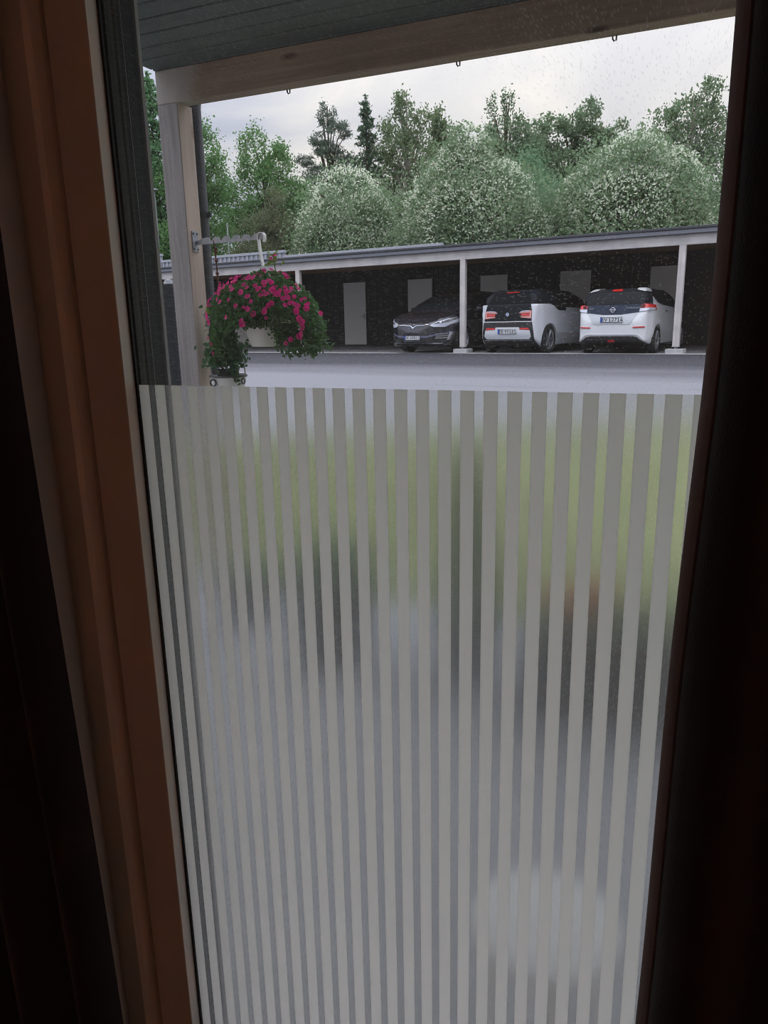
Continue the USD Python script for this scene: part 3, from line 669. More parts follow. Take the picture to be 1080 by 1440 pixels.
t.part('box', [box(-.34, .34, -.16, -.14, 0, .34, .003), box(-.34, .34, .14, .16, 0, .34, .003), box(-.34, -.32, -.14, .14, 0, .34, .003), box(.32, .34, -.14, .14, 0, .34, .003), box(-.32, .32, -.14, .14, .0, .02)], CLAD, smooth=False)
t.part('soil', box(-.319, .319, -.139, .139, .021, .30), SOIL)
t.part('foliage', leaves(rg.normal(0, 1, (1500, 3))*[.14, .055, .03]+[.02, 0, .37], .05, rg, asp=.8), LEAFM, smooth=False, kind='stuff')
for k in range(14):
    q = np.array([rg.uniform(-.27, -.05), rg.uniform(-.10, .04), rg.uniform(.40, .50)])
    t.part('flower_head', trimesh.creation.icosphere(1, rg.uniform(.028, .042)).apply_translation(q), leafmat('geranium_petals', (.60, .05, .03), (.75, .10, .06), .3) if k == 0 else '/World/Looks/geranium_petals', smooth=True)
t = thing('garden_stool', 'small round white stool on the terrace close to the window', 'stool', loc=(-.22, .42, 0))
t.part('seat', lathe([(0, .40), (.13, .40), (.14, .405), (.14, .418), (.13, .424), (0, .424)], 36), WHITEP, smooth=35)
for k in range(4):
    a = k*PI/2+.4; t.part('leg', tube([(.09*math.cos(a), .09*math.sin(a), .402), (.13*math.cos(a), .13*math.sin(a), 0)], [.014, .011], 10), WHITEP, smooth=40)

# ================================================================== CARS
def visual_hull(side, plan, front):
    """solid that has the given side (x,z), plan (x, half y) and front (half y, z) outlines"""
    L1 = max(p[0] for p in side)+1
    s = prism_xz(side, -1.5, 1.5)
    pl = [(x, y) for x, y in plan] + [(x, -y) for x, y in plan[::-1]]
    fr = [(y, z) for y, z in front] + [(-y, z) for y, z in front[::-1]]
    return s ^ prism_xy(pl, -1, 3) ^ prism_yz(fr, -1, L1)

def smooth_body(m, edge=.075, it=14):
    t_ = tri(m.refine_to_length(edge)); t_.merge_vertices()
    t_ = trimesh.Trimesh(t_.vertices, t_.faces, process=True)
    trimesh.smoothing.filter_taubin(t_, lamb=.55, nu=.565, iterations=it)
    return manif(t_)

def inflate(m, d):
    b = m.bounding_box(); c = [(b[i]+b[i+3])/2 for i in range(3)]; h = [(b[i+3]-b[i])/2 for i in range(3)]
    return m.translate([-q for q in c]).scale([1+d/q for q in h]).translate(c)

def wheel(t, x, side, y, R, wd, spokes):
    """side = +1 for the car's left"""
    T = trimesh.transformations.rotation_matrix(-side*PI/2, [1, 0, 0])
    def put(m): m = m.copy(); m.apply_transform(T); m.apply_translation((x, side*y, R)); return m
    h = wd/2; ri = R*.73
    tyre = t.part('wheel', put(lathe([(ri, -h*.9), (R*.93, -h), (R*.985, -h*.8), (R, -h*.4), (R, h*.4), (R*.985, h*.8), (R*.93, h), (ri, h*.9), (ri-.01, h*.5), (ri-.01, -h*.5), (ri, -h*.9)], 40)), TYRE, smooth=40)
    ms = [lathe([(ri-.03, h*.55), (ri, h*.86), (ri+.006, h*.86), (ri+.004, -h*.5), (ri-.03, -h*.5), (ri-.03, h*.55)], 40), lathe([(0, -h*.2), (ri-.02, -h*.2), (ri-.02, -h*.3), (0, -h*.3)], 24), lathe([(0, h*.75), (.045, h*.75), (.055, h*.6), (.055, 0), (0, 0)], 20)]
    for k in range(spokes):
        for dl in (-.10, .10):
            a = 2*PI*k/spokes + dl
            ms.append(tube([(.03*math.cos(a), .03*math.sin(a), h*.55), ((ri-.02)*math.cos(a+dl*.4), (ri-.02)*math.sin(a+dl*.4), h*.72)], [.018, .013], 6))
    tyre.part('rim', [put(cat(ms))], RIM, smooth=30)

def plate(t, text, x, z, rear, w_=.52, h_=.112):
    """x is the surface; rear plates face -x, front plates face +x"""
    s = -1 if rear else 1
    a = lambda m: m if not rear else m
    p = t.part('number_plate', box(min(x, x+s*.012), max(x, x+s*.012), -w_/2, w_/2, z-h_/2, z+h_/2, .002), PLATE, smooth=False)
    left = (w_/2-.045, w_/2) if rear else (-w_/2, -w_/2+.045)
    lo, hi = sorted((x+s*.0122, x+s*.0135))
    p.part('blue_band', box(lo, hi, left[0], left[1], z-h_/2+.003, z+h_/2-.003), PLATEB, smooth=False)
    tm = meshkit.text_mesh(text, .075, .0015, bold=True); tm.apply_translation((-tm.bounds[:, 0].mean(), -tm.bounds[:, 1].mean(), 0))
    # text plane (x right, y up) -> for the reader: right is -y for rear plates seen from behind, +y for front plates
    Rm = np.array([[0, 0, s, x+s*.0122], [s, 0, 0, s*.02*(1 if not rear else 1)], [0, 1, 0, z], [0, 0, 0, 1]], float)
    tm.apply_transform(Rm); p.part('plate_lettering', tm, INK, smooth=False)
    e = tube([(x+s*.013, -w_/2, z-h_/2), (x+s*.013, w_/2, z-h_/2), (x+s*.013, w_/2, z+h_/2), (x+s*.013, -w_/2, z+h_/2), (x+s*.013, -w_/2, z-h_/2)], .004, 4)
    p.part('plate_frame', e, INK, smooth=False)

def car_text(t, text, x, y, z, h, rear, mat):
    s = -1 if rear else 1
    tm = meshkit.text_mesh(text, h, .004); tm.apply_translation((-tm.bounds[:, 0].mean(), 0, 0))
    tm.apply_transform(np.array([[0, 0, s, x], [s, 0, 0, y], [0, 1, 0, z], [0, 0, 0, 1]], float)); t.part('lettering', tm, mat, smooth=False)

def make_car(name, label, base, lower, upper, axles, R, wd, track, paint, rz, spokes):
    loc = (base[0], base[1], GZ)
    t = thing(name, label, 'car', loc=loc, rz=rz)
    body = smooth_body(visual_hull(*lower) + visual_hull(*upper))
    grown = {d: inflate(body, d) for d in (.007, .013, .019)}
    cut = body
    for x in axles:
        cyl = m3.Manifold.cylinder(.42, R+.045, R+.045, 48).transform(np.array([[1, 0, 0, x], [0, 0, -1, 0], [0, 1, 0, R]], float))
        cut = cut - cyl.translate([0, track+.32, 0]) - cyl.translate([0, -track+.10, 0])
    t.part('body', tri(cut), paint, smooth=38)
    liner = box(.5, max(axles)+.5, -track+.16, track-.16, .17, .62, .05)
    t.part('underbody', liner, BLACKP, smooth=False)
    for x in axles:
        for s in (1, -1): wheel(t, x, s, track-wd/2+.004, R, wd, spokes)
    def patch(part, poly, mat, plane='yz', lo=-1., hi=.9, d=.007, label=None, under=None, sub=None, both=False):
        polys = [poly] + ([[(-a, b) for a, b in poly]] if both else [])
        out = None
        for q in polys:
            mm = (prism_yz(q, lo, hi) if plane == 'yz' else prism_xz(q, lo, hi)) ^ grown[d]
            if plane == 'yz': mm = mm
            r = tri(mm)
            if len(r.faces): out = (under or t).part(part, r, mat, smooth=38, label=label)
        return out
    return t, patch, cut

RIN = A + PI/2           # nose into the bay (along +o)
# ---- small electric hatchback with black tailgate, middle of the three
o_ = cp(6.86, -.33)
t, patch, _ = make_car('hatchback_car', 'white compact car with glossy black tailgate parked nose-in, middle of the three cars', o_,
    ([(.05, .34), (0, .5), (.01, .80), (.07, 1.22), (1.2, 1.18), (3.0, 1.10), (3.7, .98), (3.95, .72), (4.0, .42), (3.9, .2), (.35, .18)],
     [(0, .66), (.05, .76), (.3, .85), (1.0, .888), (3.0, .87), (3.6, .76), (3.9, .55), (4.0, .3)],
     [(.78, .18), (.885, .5), (.888, .82), (.84, 1.14), (.82, 1.24)]),
    ([(.06, 1.0), (.12, 1.25), (.26, 1.50), (.55, 1.585), (1.6, 1.60), (2.4, 1.55), (2.95, 1.34), (3.45, 1.05), (3.45, .9), (.06, .9)],
     [(0, .60), (.3, .78), (1.0, .85), (2.4, .84), (3.1, .74), (3.5, .6)],
     [(.84, .9), (.83, 1.14), (.72, 1.38), (.60, 1.55), (.48, 1.6)]),
    (.66, 3.23), .35, .17, .875, PAINTS, RIN - .105, 5)
patch('roof', [(-.2, 1.225), (.85, 1.225), (1.08, 1.10), (1.20, 1.06), (1.62, 1.055), (1.63, 1.14), (2.9, 1.12), (3.5, 1.06), (3.5, 1.8), (-.2, 1.8)], GLASSK, 'xz', -1.2, 1.2, label='black roof and side windows')
tg_ = patch('tailgate', [(-.67, .795), (.67, .795), (.66, 1.05), (.60, 1.26), (.50, 1.52), (-.50, 1.52), (-.60, 1.26), (-.66, 1.05)], GLASSK, label='glossy black tailgate')
patch('rear_apron', [(-.76, .14), (.76, .14), (.73, .5), (.68, .80), (-.68, .80), (-.73, .5)], BLACKP, hi=.45, label='black lower rear apron')
patch('trim_strip', [(-.685, .785), (.685, .785), (.68, .808), (-.68, .808)], CHROME, d=.013, hi=.4)
patch('bumper_insert', [(-.60, .36), (.60, .36), (.665, .43), (.63, .585), (.36, .60), (.33, .66), (-.33, .66), (-.36, .60), (-.63, .585), (-.665, .43)], PAINTS, d=.013, hi=.45, label='white bumper insert')
patch('lower_trim', [(-.66, .325), (.66, .325), (.68, .345), (-.68, .345)], CHROME, d=.013, hi=.4)
patch('reflector', [(.34, .605), (.62, .595), (.60, .645), (.38, .645)], REDL, d=.019, hi=.45, both=True)
for s in (1, -1):
    lampp = patch('tail_lamp', [(s*.30, 1.0), (s*.38, 1.055), (s*.655, 1.065), (s*.655, .87), (s*.36, .90), (s*.37, .925), (s*.60, .93), (s*.61, 1.01), (s*.36, .995)], PINKL, d=.013, label='U-shaped red tail lamp')
    patch('lamp_lens', [(s*.36, .94), (s*.59, .94), (s*.60, 1.0), (s*.38, .985)], REDL, d=.013, under=lampp)
    patch('lamp_lens', [(s*.31, 1.02), (s*.40, 1.062), (s*.60, 1.068), (s*.60, 1.05), (s*.40, 1.04)], LAMPC, d=.019, under=lampp)
patch('brake_light', [(-.18, 1.505), (.18, 1.505), (.17, 1.53), (-.17, 1.53)], REDL, d=.013, hi=.6)
def disc(r, x, y, z, th, mat, t_, name, sector=None, lab=None):
    pts = [(r*math.cos(a), r*math.sin(a)) for a in (np.linspace(0, 2*PI, 32, endpoint=False) if sector is None else np.linspace(*sector, 10))]
    if sector is not None: pts = [(0, 0)] + pts
    m = tri(m3.Manifold.extrude(xs(pts), th)); m.apply_transform(np.array([[0, 0, -1, x], [-1, 0, 0, y], [0, 1, 0, z], [0, 0, 0, 1]], float)); return t_.part(name, m, mat, smooth=False, label=lab)
bd = disc(.05, -.012+.02, 0, .975, .012, CHROME, t, 'badge', lab='round blue and white badge')
disc(.037, -.0045, 0, .975, .003, PAINTW, bd, 'badge_field')
for q in (0, 1): disc(.035, -.008, 0, .975, .002, BLUEB, bd, 'badge_quarter', (PI*q, PI*q+PI/2))
plate(t, 'EB 99181', -.012, .555, True)
for s in (1, -1):
    mr = t.part('mirror', trimesh.creation.icosphere(2, 1.).apply_scale((.07, .11, .075)).apply_translation((2.62, s*.98, 1.13)), BLACKP, smooth=True)
    t.part('door_handle', box(1.9, 2.06, s*.862-.012, s*.862+.012, .985, 1.01, .006), PAINTS)

# ---- white hatchback with the blue-black tail panel, right
o_ = cp(9.52, -.44)
t, patch, _ = make_car('hatchback_car', 'white hatchback with red boomerang tail lamps parked nose-in, right-hand car of the three', o_,
    ([(.04, .30), (0, .5), (.0, .76), (.07, .95), (.16, 1.14), (1.2, 1.12), (3.2, 1.02), (4.0, .86), (4.38, .66), (4.47, .42), (4.35, .2), (.5, .2)],
     [(0, .66), (.10, .78), (.4, .865), (1.0, .895), (3.3, .88), (4.0, .76), (4.3, .6), (4.47, .3)],
     [(.80, .2), (.895, .55), (.885, .9), (.845, 1.08), (.82, 1.16)]),
    ([(.12, 1.0), (.20, 1.20), (.34, 1.43), (.50, 1.50), (1.4, 1.54), (2.2, 1.525), (2.75, 1.38), (3.45, 1.02), (3.45, .85), (.12, .85)],
     [(.1, .62), (.4, .78), (1.0, .85), (2.5, .84), (3.1, .72), (3.5, .55)],
     [(.85, .85), (.83, 1.06), (.72, 1.32), (.62, 1.48), (.46, 1.54)]),
    (.80, 3.50), .32, .205, .885, PAINTW, RIN - .025, 5)
patch('roof', [(-.2, 1.135), (.50, 1.135), (.62, 1.20), (.72, 1.32), (.84, 1.32), (1.0, 1.20), (1.4, 1.13), (2.9, 1.06), (3.4, 1.0), (3.5, 1.8), (-.2, 1.8)], GLASSK, 'xz', -1.2, 1.2, label='black roof and side windows')
patch('rear_window', [(-.60, 1.15), (.60, 1.15), (.50, 1.43), (-.50, 1.43)], GLASSK, d=.013, hi=.6)
patch('tail_panel', [(-.74, 1.13), (-.70, 1.0), (-.62, .965), (-.2, .915), (.2, .915), (.62, .965), (.70, 1.0), (.74, 1.13)], BLUEK, hi=.5, d=.013, label='dark blue-black tail panel')
patch('plate_recess', [(-.60, .955), (-.42, .69), (.42, .69), (.60, .955), (.2, .91), (-.2, .91)], GREYP, hi=.4, label='plate recess with its shade painted grey')  # shade of the recess painted as a grey patch on the body
for s in (1, -1):
    lampp = patch('tail_lamp', [(s*.62, 1.125), (s*.74, 1.15), (s*.98, 1.10), (s*.98, 1.02), (s*.70, 1.0), (s*.63, 1.04)], REDL, hi=.62, d=.013, label='red boomerang tail lamp')
    patch('lamp_lens', [(s*.62, 1.045), (s*.80, 1.055), (s*.96, 1.06), (s*.96, 1.025), (s*.72, .985), (s*.61, .975)], LAMPC, hi=.5, d=.019, under=lampp)
    patch('reflector', [(s*.50, .605), (s*.76, .615), (s*.76, .642), (s*.50, .632)], REDL, d=.013, hi=.4)
    patch('roof_edge_strip', [(s*.46, 1.478), (s*.66, 1.43), (s*.66, 1.60), (s*.46, 1.60)], PAINTW, hi=.92, d=.019, label='white roof edge')  # white strip along each rear roof edge
    t.part('mirror', trimesh.creation.icosphere(2, 1.).apply_scale((.07, .11, .075)).apply_translation((2.75, s*.98, 1.08)), BLACKP, smooth=True)
    for x in (1.55, 2.45): t.part('door_handle', box(x, x+.16, s*.872-.014, s*.872+.014, .97, .995, .006), BLACKP)
patch('diffuser', [(-.80, .20), (-.74, .29), (-.60, .40), (-.5, .42), (.5, .42), (.60, .40), (.74, .29), (.80, .20), (.75, .05), (-.75, .05)], BLACKP, hi=.6, d=.007, label='black lower diffuser')
patch('bumper_line', [(-.77, .30), (-.63, .425), (-.52, .448), (.52, .448), (.63, .425), (.77, .30), (.80, .31), (.66, .45), (.54, .475), (-.54, .475), (-.66, .45), (-.80, .31)], PAINTW, hi=.5, d=.013)
patch('brake_light', [(-.12, 1.45), (.12, 1.45), (.11, 1.50), (-.11, 1.50)], REDL, hi=.7, d=.019)
patch('fog_lamp', [(-.08, .27), (.08, .27), (.08, .33), (-.08, .33)], REDL, hi=.5, d=.013)
bd = t.part('badge', trimesh.creation.torus(.052, .010, 28, 8).apply_transform(trimesh.transformations.rotation_matrix(PI/2, [0, 1, 0])).apply_translation((.062, 0, 1.02)), CHROME, smooth=True, label='round chrome ring badge with a bar')
bd.part('badge_bar', box(.05, .064, -.075, .075, 1.008, 1.032, .003), CHROME)
car_text(t, 'LEAF', .052, .50, 1.045, .035, True, CHROME)
car_text(t, 'ZERO EMISSION', .052, -.47, 1.045, .030, True, CHROME)
plate(t, 'EV 12714', -.010, .80, True)

# ---- black car seen from the front, left
FRZ = math.radians(-103.45)
o_ = np.array([-6.496, 23.368])
t, patch, _ = make_car('suv_car', 'black sport utility car with slim headlamps parked nose-out, left-hand car of the three', o_,
    ([(.05, .35), (0, .6), (.02, .95), (.2, 1.12), (1.5, 1.2), (3.75, 1.15), (4.3, 1.05), (4.72, .93), (4.95, .77), (5.04, .56), (5.0, .32), (4.88, .2), (.3, .22)],
     [(0, .7), (.3, .9), (1.0, .985), (4.1, .99), (4.55, .92), (4.80, .78), (4.97, .5), (5.04, .2)],
     [(.86, .2), (.985, .5), (.99, .85), (.94, 1.05), (.9, 1.21)]),
    ([(.1, 1.0), (.35, 1.28), (.8, 1.52), (1.6, 1.66), (2.4, 1.68), (2.95, 1.59), (3.45, 1.38), (4.0, 1.12), (4.0, .9), (.1, .9)],
     [(.1, .7), (.5, .85), (1.2, .92), (3.2, .91), (3.7, .84), (4.0, .72)],
     [(.93, .9), (.90, 1.12), (.76, 1.42), (.62, 1.62), (.44, 1.68)]),
    (.98, 3.95), .36, .255, .985, PAINTK, FRZ, 5)
patch('windscreen', [(-.74, 1.16), (.74, 1.16), (.60, 1.57), (-.60, 1.57)], GLASSK, lo=2.6, hi=5.5)
patch('side_window', [(1.0, 1.22), (1.3, 1.50), (2.2, 1.60), (2.8, 1.55), (3.62, 1.19), (2.4, 1.20)], GLASSK, 'xz', -1.2, 1.2)
fa = dict(lo=3.9, hi=5.5)
for s in (1, -1):
    h = patch('headlamp', [(s*.52, .745), (s*.62, .70), (s*.86, .70), (s*.97, .80), (s*1.02, .95), (s*.93, .93), (s*.80, .87), (s*.60, .80)], LAMPC, d=.013, label='slim pale headlamp', **fa)
    patch('daylight_strip', [(s*.58, .785), (s*.80, .80), (s*.93, .84), (s*1.02, .96), (s*.98, .96), (s*.88, .875), (s*.70, .83)], CHROME, d=.019, under=h, **fa)
    patch('side_intake', [(s*.62, .34), (s*.90, .37), (s*.94, .56), (s*.86, .56), (s*.66, .47)], BLACKP, d=.013, **fa)
    for z in (.40, .45, .50): patch('fin', [(s*(.66+.25*(z-.40)), z), (s*.90, z+.012), (s*.90, z+.03), (s*(.66+.25*(z-.40)), z+.018)], CHROME, d=.019, **fa)
    patch('intake_trim', [(s*.88, .36), (s*.915, .36), (s*.96, .57), (s*.92, .57)], CHROME, d=.019, **fa)
    t.part('mirror', trimesh.creation.icosphere(2, 1.).apply_scale((.08, .12, .075)).apply_translation((3.35, s*1.09, 1.17)), PAINTK, smooth=True)
patch('nose_blade', [(-.50, .76), (-.42, .80), (.42, .80), (.50, .76), (.42, .755), (.09, .735), (.0, .66), (-.09, .735), (-.42, .755)], CHROME, d=.013, label='bright slim nose strip', **fa)
patch('nose_slot', [(-.42, .768), (-.38, .782), (.38, .782), (.42, .768), (.08, .752), (.0, .70), (-.08, .752)], BLACKP, d=.019, **fa)
patch('badge', [(-.055, .79), (.055, .79), (.05, .772), (.012, .768), (.0, .70), (-.012, .768), (-.05, .772)], CHROME, d=.019, label='T-shaped badge', **fa)
patch('bumper_blade', [(-.93, .60), (-.86, .56), (-.45, .47), (.45, .47), (.86, .56), (.93, .60), (.90, .54), (.80, .51), (.42, .425), (-.42, .425), (-.80, .51), (-.90, .54)], plain('painted_sky_gloss', (.10, .11, .17), .2, coat_weight=1.), d=.013, label='bumper edge with sky reflection painted in', **fa)  # bluish sky reflection put into the base colour of this blade
patch('lower_grille', [(-.60, .30), (.60, .30), (.56, .42), (-.56, .42)], BLACKP, d=.013, **fa)
patch('lip_strip', [(-.80, .262), (.80, .262), (.84, .285), (-.84, .285)], CHROME, d=.013, **fa)
patch('lip_strip', [(-.28, .318), (.28, .318), (.28, .332), (-.28, .332)], CHROME, d=.019, **fa)
plate(t, 'EK 69811', 5.035, .42, False)

# ================================================================== STREET LAMPS BEHIND
def lamp(x, y, top, label):
    t_ = thing('street_lamp', label, 'street lamp', loc=(x, y, GZ-.31))
    H_ = top - (GZ-.31)
    t_.part('pole', tube([(0, 0, 0), (0, 0, H_*.5), (0, 0, H_)], [.09, .075, .06], 12), STEEL)
    t_.part('lamp_head', [box(-.42, .22, -.12, .12, H_, H_+.09, .03)], STEEL)
lamp(-25.5, 30.0, 7.85, 'tall grey street lamp among the trees at the left edge of the window')
t = thing('pole', 'thin pale pole above the plant bracket, in front of the trees', 'pole', loc=(-21.7, 30.4, GZ-.31))
t.part('shaft', tube([(0, 0, 0), (0, 0, 5.72)], [.05, .032], 10), STEEL)
t.part('finial', trimesh.creation.icosphere(1, .05).apply_translation((0, 0, 5.75)), STEEL)

# ================================================================== TREES
GT = GZ - .31
def clear(c, x, y):
    """leaves keep clear of the carport"""
    o = (c[:, 0]+x-CP0[0])*-SA + (c[:, 1]+y-CP0[1])*CA
    return c[(o > D+.75) & (c[:, 2] > .4)]

def blobs_tree(name, label, x, y, top, blobs, n, size, mat, trunk_r=.14, tmat=None, droop=.2, asp=.6, seed=0, sub=26, fuzz=.16, extra=None, cat_='tree', group=None, base=None):
    """blobs: (dx, dy, z, rx, rz) crown masses; leaves sit in many small tufts over each mass"""
    r = np.random.default_rng(seed); t_ = thing(name, label, cat_, loc=(x, y, GT), group=group)
    vol = np.array([b[3]*b[3]*b[4] for b in blobs])**(2/3); cs = []; lim = []
    for b, wgt in zip(blobs, vol/vol.sum()):
        k = max(6, int(sub*len(blobs)*wgt)); d = r.normal(size=(k, 3)); d /= np.linalg.norm(d, axis=1, keepdims=True)
        q = d * (r.uniform(.35, 1.05, (k, 1))**.5) * [b[3], b[3], b[4]]
        tufts = q + [b[0], b[1], b[2]]; lim += [(b, u_) for u_ in tufts[::3]]
        m = int(n*wgt); pick = r.integers(0, k, m)
        cs.append(tufts[pick] + r.normal(0, 1, (m, 3))*[b[3]*fuzz*1.35, b[3]*fuzz*1.35, b[4]*fuzz])
    t_.part('foliage', leaves(clear(np.vstack(cs), x, y), size, r, droop=droop, asp=asp), mat, smooth=False, kind='stuff')
    zb = base if base is not None else min(b[2]-b[4]*.6 for b in blobs)
    hi = max(b[2]+b[4]*.5 for b in blobs)
    t_.part('trunk', tube([(0, 0, -.1), (.05, 0, zb), (.0, .05, hi)], [trunk_r, trunk_r*.8, .03], 8), tmat or BARK)
    br_ = [tube([(0, 0, max(.5, min(b[2]-b[4]*.5, u_[2]*.75))), tuple(u_*np.array([.6, .6, .95])), tuple(u_)], [.05, .03, .012], 5) for b, u_ in lim[:60] if len(clear(u_[None], x, y))]
    t_.part('branches', br_, tmat or BARK, kind='stuff')
    if extra: extra(t_, r)
    return t_

def conifer(name, label, x, y, H, Rb, mat, n=60, seed=0, per=70, size=.26, z0=1.2, droop=.35, power=.85, gaps=0.):
    r = np.random.default_rng(seed); t_ = thing(name, label, 'tree', loc=(x, y, GT)); cs = []; brs = []
    for k in range(n):
        u = (k+.5)/n; z = z0 + (H-.3-z0)*u; L_ = Rb*(1-u)**power*r.uniform(.72, 1.12) + .22
        for j in range(5):
            if r.uniform() < gaps: continue
            a = r.uniform(0, 2*PI); Lj = L_*r.uniform(.8, 1.05); tip_ = np.array([Lj*math.cos(a), Lj*math.sin(a), z - Lj*droop + Lj*Lj*.05]); b0 = np.array([0, 0, z])
            brs.append(tube([b0, (b0+tip_)/2+[0, 0, .03*Lj], tip_], [.03*(1-u)+.012, .02, .006], 4))
            m = int(per*Lj/Rb)+6; w_ = r.uniform(.12, 1, (m, 1)); sp_ = np.hstack([(1-w_)*.16*Lj+.06]*3)
            cs.append(b0 + (tip_-b0)*w_ + r.normal(0, 1, (m, 3))*sp_*[1, 1, .7])
    lead = np.column_stack([r.normal(0, .05, 60), r.normal(0, .05, 60), r.uniform(H-1.2, H, 60)]); cs.append(lead)
    t_.part('foliage', leaves(np.vstack(cs), size, r, droop=.5, asp=.30), mat, smooth=False, kind='stuff')
    t_.part('trunk', tube([(0, 0, -.1), (0, 0, H*.5), (0, 0, H)], [.17, .11, .015], 8), BARK)
    t_.part('branches', brs, BARK, kind='stuff'); return t_

conifer('spruce_tree', 'tall fresh green spruce at the far left, between window frame and porch post', -26.6, 31.6, 13.6-GT, 3.0, SPRUCEL, n=62, per=100, seed=1, gaps=.1)
blobs_tree('leafy_tree', 'bright green leafy tree beside the porch post, left of the other bright green one', -24.2, 31.6, 11.3,
           [(0, 0, 9.2, 1.15, 1.6), (1.0, -.4, 8.2, 1.05, 1.4), (-1.1, .2, 7.3, 1.2, 1.5), (.6, 0, 6.0, 1.3, 1.4), (-.4, -.5, 4.8, 1.6, 1.6), (.9, 0, 3.6, 1.5, 1.5)], 24000, .135, LEAFG, seed=2)
blobs_tree('leafy_tree', 'bright green leafy tree with two rounded peaks left of the dark pine', -23.2, 36.4, 11.4,
           [(-.6, 0, 9.6, 1.0, 1.7), (.9, 0, 9.0, 1.0, 1.4), (-1.5, 0, 7.6, 1.3, 1.5), (.3, -.4, 7.4, 1.7, 1.6), (2.0, 0, 7.2, 1.1, 1.4), (-1.0, 0, 5.6, 1.8, 1.6), (1.2, -.5, 5.2, 1.8, 1.6), (0, 0, 3.6, 2.4, 1.6)], 36000, .14, LEAFG, seed=3)
blobs_tree('scrub_pine', 'low olive-brown bushy pine behind the hanging basket', -17.9, 28.4, 7.2,
           [(0, 0, 5.8, .75, 1.0), (-.9, .2, 4.9, .95, 1.0), (.6, -.2, 4.7, .9, 1.0), (-.2, 0, 3.6, 1.3, 1.1), (-1.6, 0, 3.6, .9, .9)], 12000, .15, SCRUB, seed=4, asp=.3)
blobs_tree('scrub_pine', 'second olive-brown scrub pine, a little farther back than the first', -19.3, 32.5, 7.2,
           [(0, 0, 4.9, .8, 1.2), (.5, 0, 3.9, 1.0, 1.0), (-.5, 0, 3.3, 1.0, 1.0)], 7000, .15, SCRUB, seed=41, asp=.3)
blobs_tree('pine_tree', 'dark irregular pine with open tiered branches left of the spruce', -21.2, 40.0, 13.3,
           [(0, 0, 12.5, .45, .8), (.7, 0, 11.5, .62, .45), (-.55, 0, 11.2, .55, .45), (.1, 0, 10.6, .8, .45), (-1.25, 0, 10.1, .6, .38), (1.0, .2, 9.9, .65, .45), (-.4, 0, 9.3, 1.0, .5), (1.2, 0, 8.8, .8, .5), (-1.2, 0, 8.4, .9, .55), (.2, 0, 7.8, 1.4, .7), (-.8, 0, 6.8, 1.5, .8), (.9, 0, 6.4, 1.5, .9), (0, 0, 4.8, 2.1, 1.3)], 30000, .19, PINE, seed=5, asp=.28, droop=-.3, fuzz=.2)
conifer('spruce_tree', 'dark pointed spruce between the open pine and the tall birch', -18.9, 40.2, 13.6-GT, 2.9, SPRUCE, n=48, per=95, seed=6, size=.27, gaps=.12, power=.95)
blobs_tree('birch_tree', 'tall airy birch with drooping crown, tallest in the middle of the tree line', -16.5, 40.2, 13.5,
           [(-.1, 0, 12.6, .62, 1.0), (.55, 0, 11.4, .75, 1.2), (-.75, 0, 11.0, .75, 1.2), (0, 0, 10.0, 1.1, 1.2), (-1.2, 0, 9.3, .8, 1.3), (1.0, 0, 9.1, .8, 1.4), (-.4, 0, 8.0, 1.2, 1.4), (.8, 0, 7.0, 1.1, 1.4), (-.8, 0, 6.0, 1.4, 1.5), (.3, 0, 4.4, 1.7, 1.5)], 15000, .16, LEAFB, tmat=BIRCHB, seed=7, droop=.9, fuzz=.2)
blobs_tree('birch_tree', 'slender birch close to the right of the tallest birch', -15.6, 43.0, 13.0,
           [(-.1, 0, 12.0, .45, .9), (.35, 0, 11.2, .5, .9), (-.3, 0, 10.2, .65, 1.1), (.4, 0, 9.2, .7, 1.2), (0, 0, 7.6, .9, 1.5), (0, 0, 5.6, 1.1, 1.6)], 8000, .17, LEAFB, tmat=BIRCHB, seed=8, droop=.9, fuzz=.2)
blobs_tree('poplar_tree', 'green tree with upright spiky shoots between the two gaps of bright sky', -11.9, 43.6, 13.3,
           [(-.8, 0, 12.0, .34, 1.0), (-.15, 0, 12.4, .22, .8), (.25, 0, 12.1, .24, .9), (.8, 0, 11.5, .36, .9), (1.25, 0, 11.1, .25, .7), (-1.25, 0, 10.9, .45, .9), (.2, 0, 10.9, .95, .9), (-.6, 0, 10.8, .6, .9), (1.4, 0, 10.2, .7, .9), (-.7, 0, 9.6, 1.1, 1.1), (.8, 0, 8.8, 1.3, 1.2), (-.8, 0, 7.6, 1.5, 1.3), (.6, 0, 6.2, 1.8, 1.5), (0, 0, 4.4, 2.0, 1.5)], 22000, .15, LEAFM, seed=9, droop=-.5, fuzz=.27)
blobs_tree('leafy_tree', 'broad grey-green leafy tree behind the right blossoming tree', -8.8, 46.4, 13.1,
           [(-1.2, 0, 11.6, 1.1, 1.1), (.5, 0, 11.9, 1.1, 1.1), (1.9, 0, 11.0, 1.0, 1.0), (-2.3, 0, 10.2, 1.1, 1.2), (-.3, 0, 10.2, 1.6, 1.3), (1.7, 0, 9.6, 1.4, 1.3), (-1.5, 0, 8.6, 1.7, 1.4), (.9, 0, 8.0, 2.0, 1.5), (-.3, 0, 6.2, 2.6, 1.8), (2.4, 0, 7.6, 1.4, 1.5), (0, 0, 4.2, 2.6, 1.6)], 38000, .18, LEAFM, seed=10)
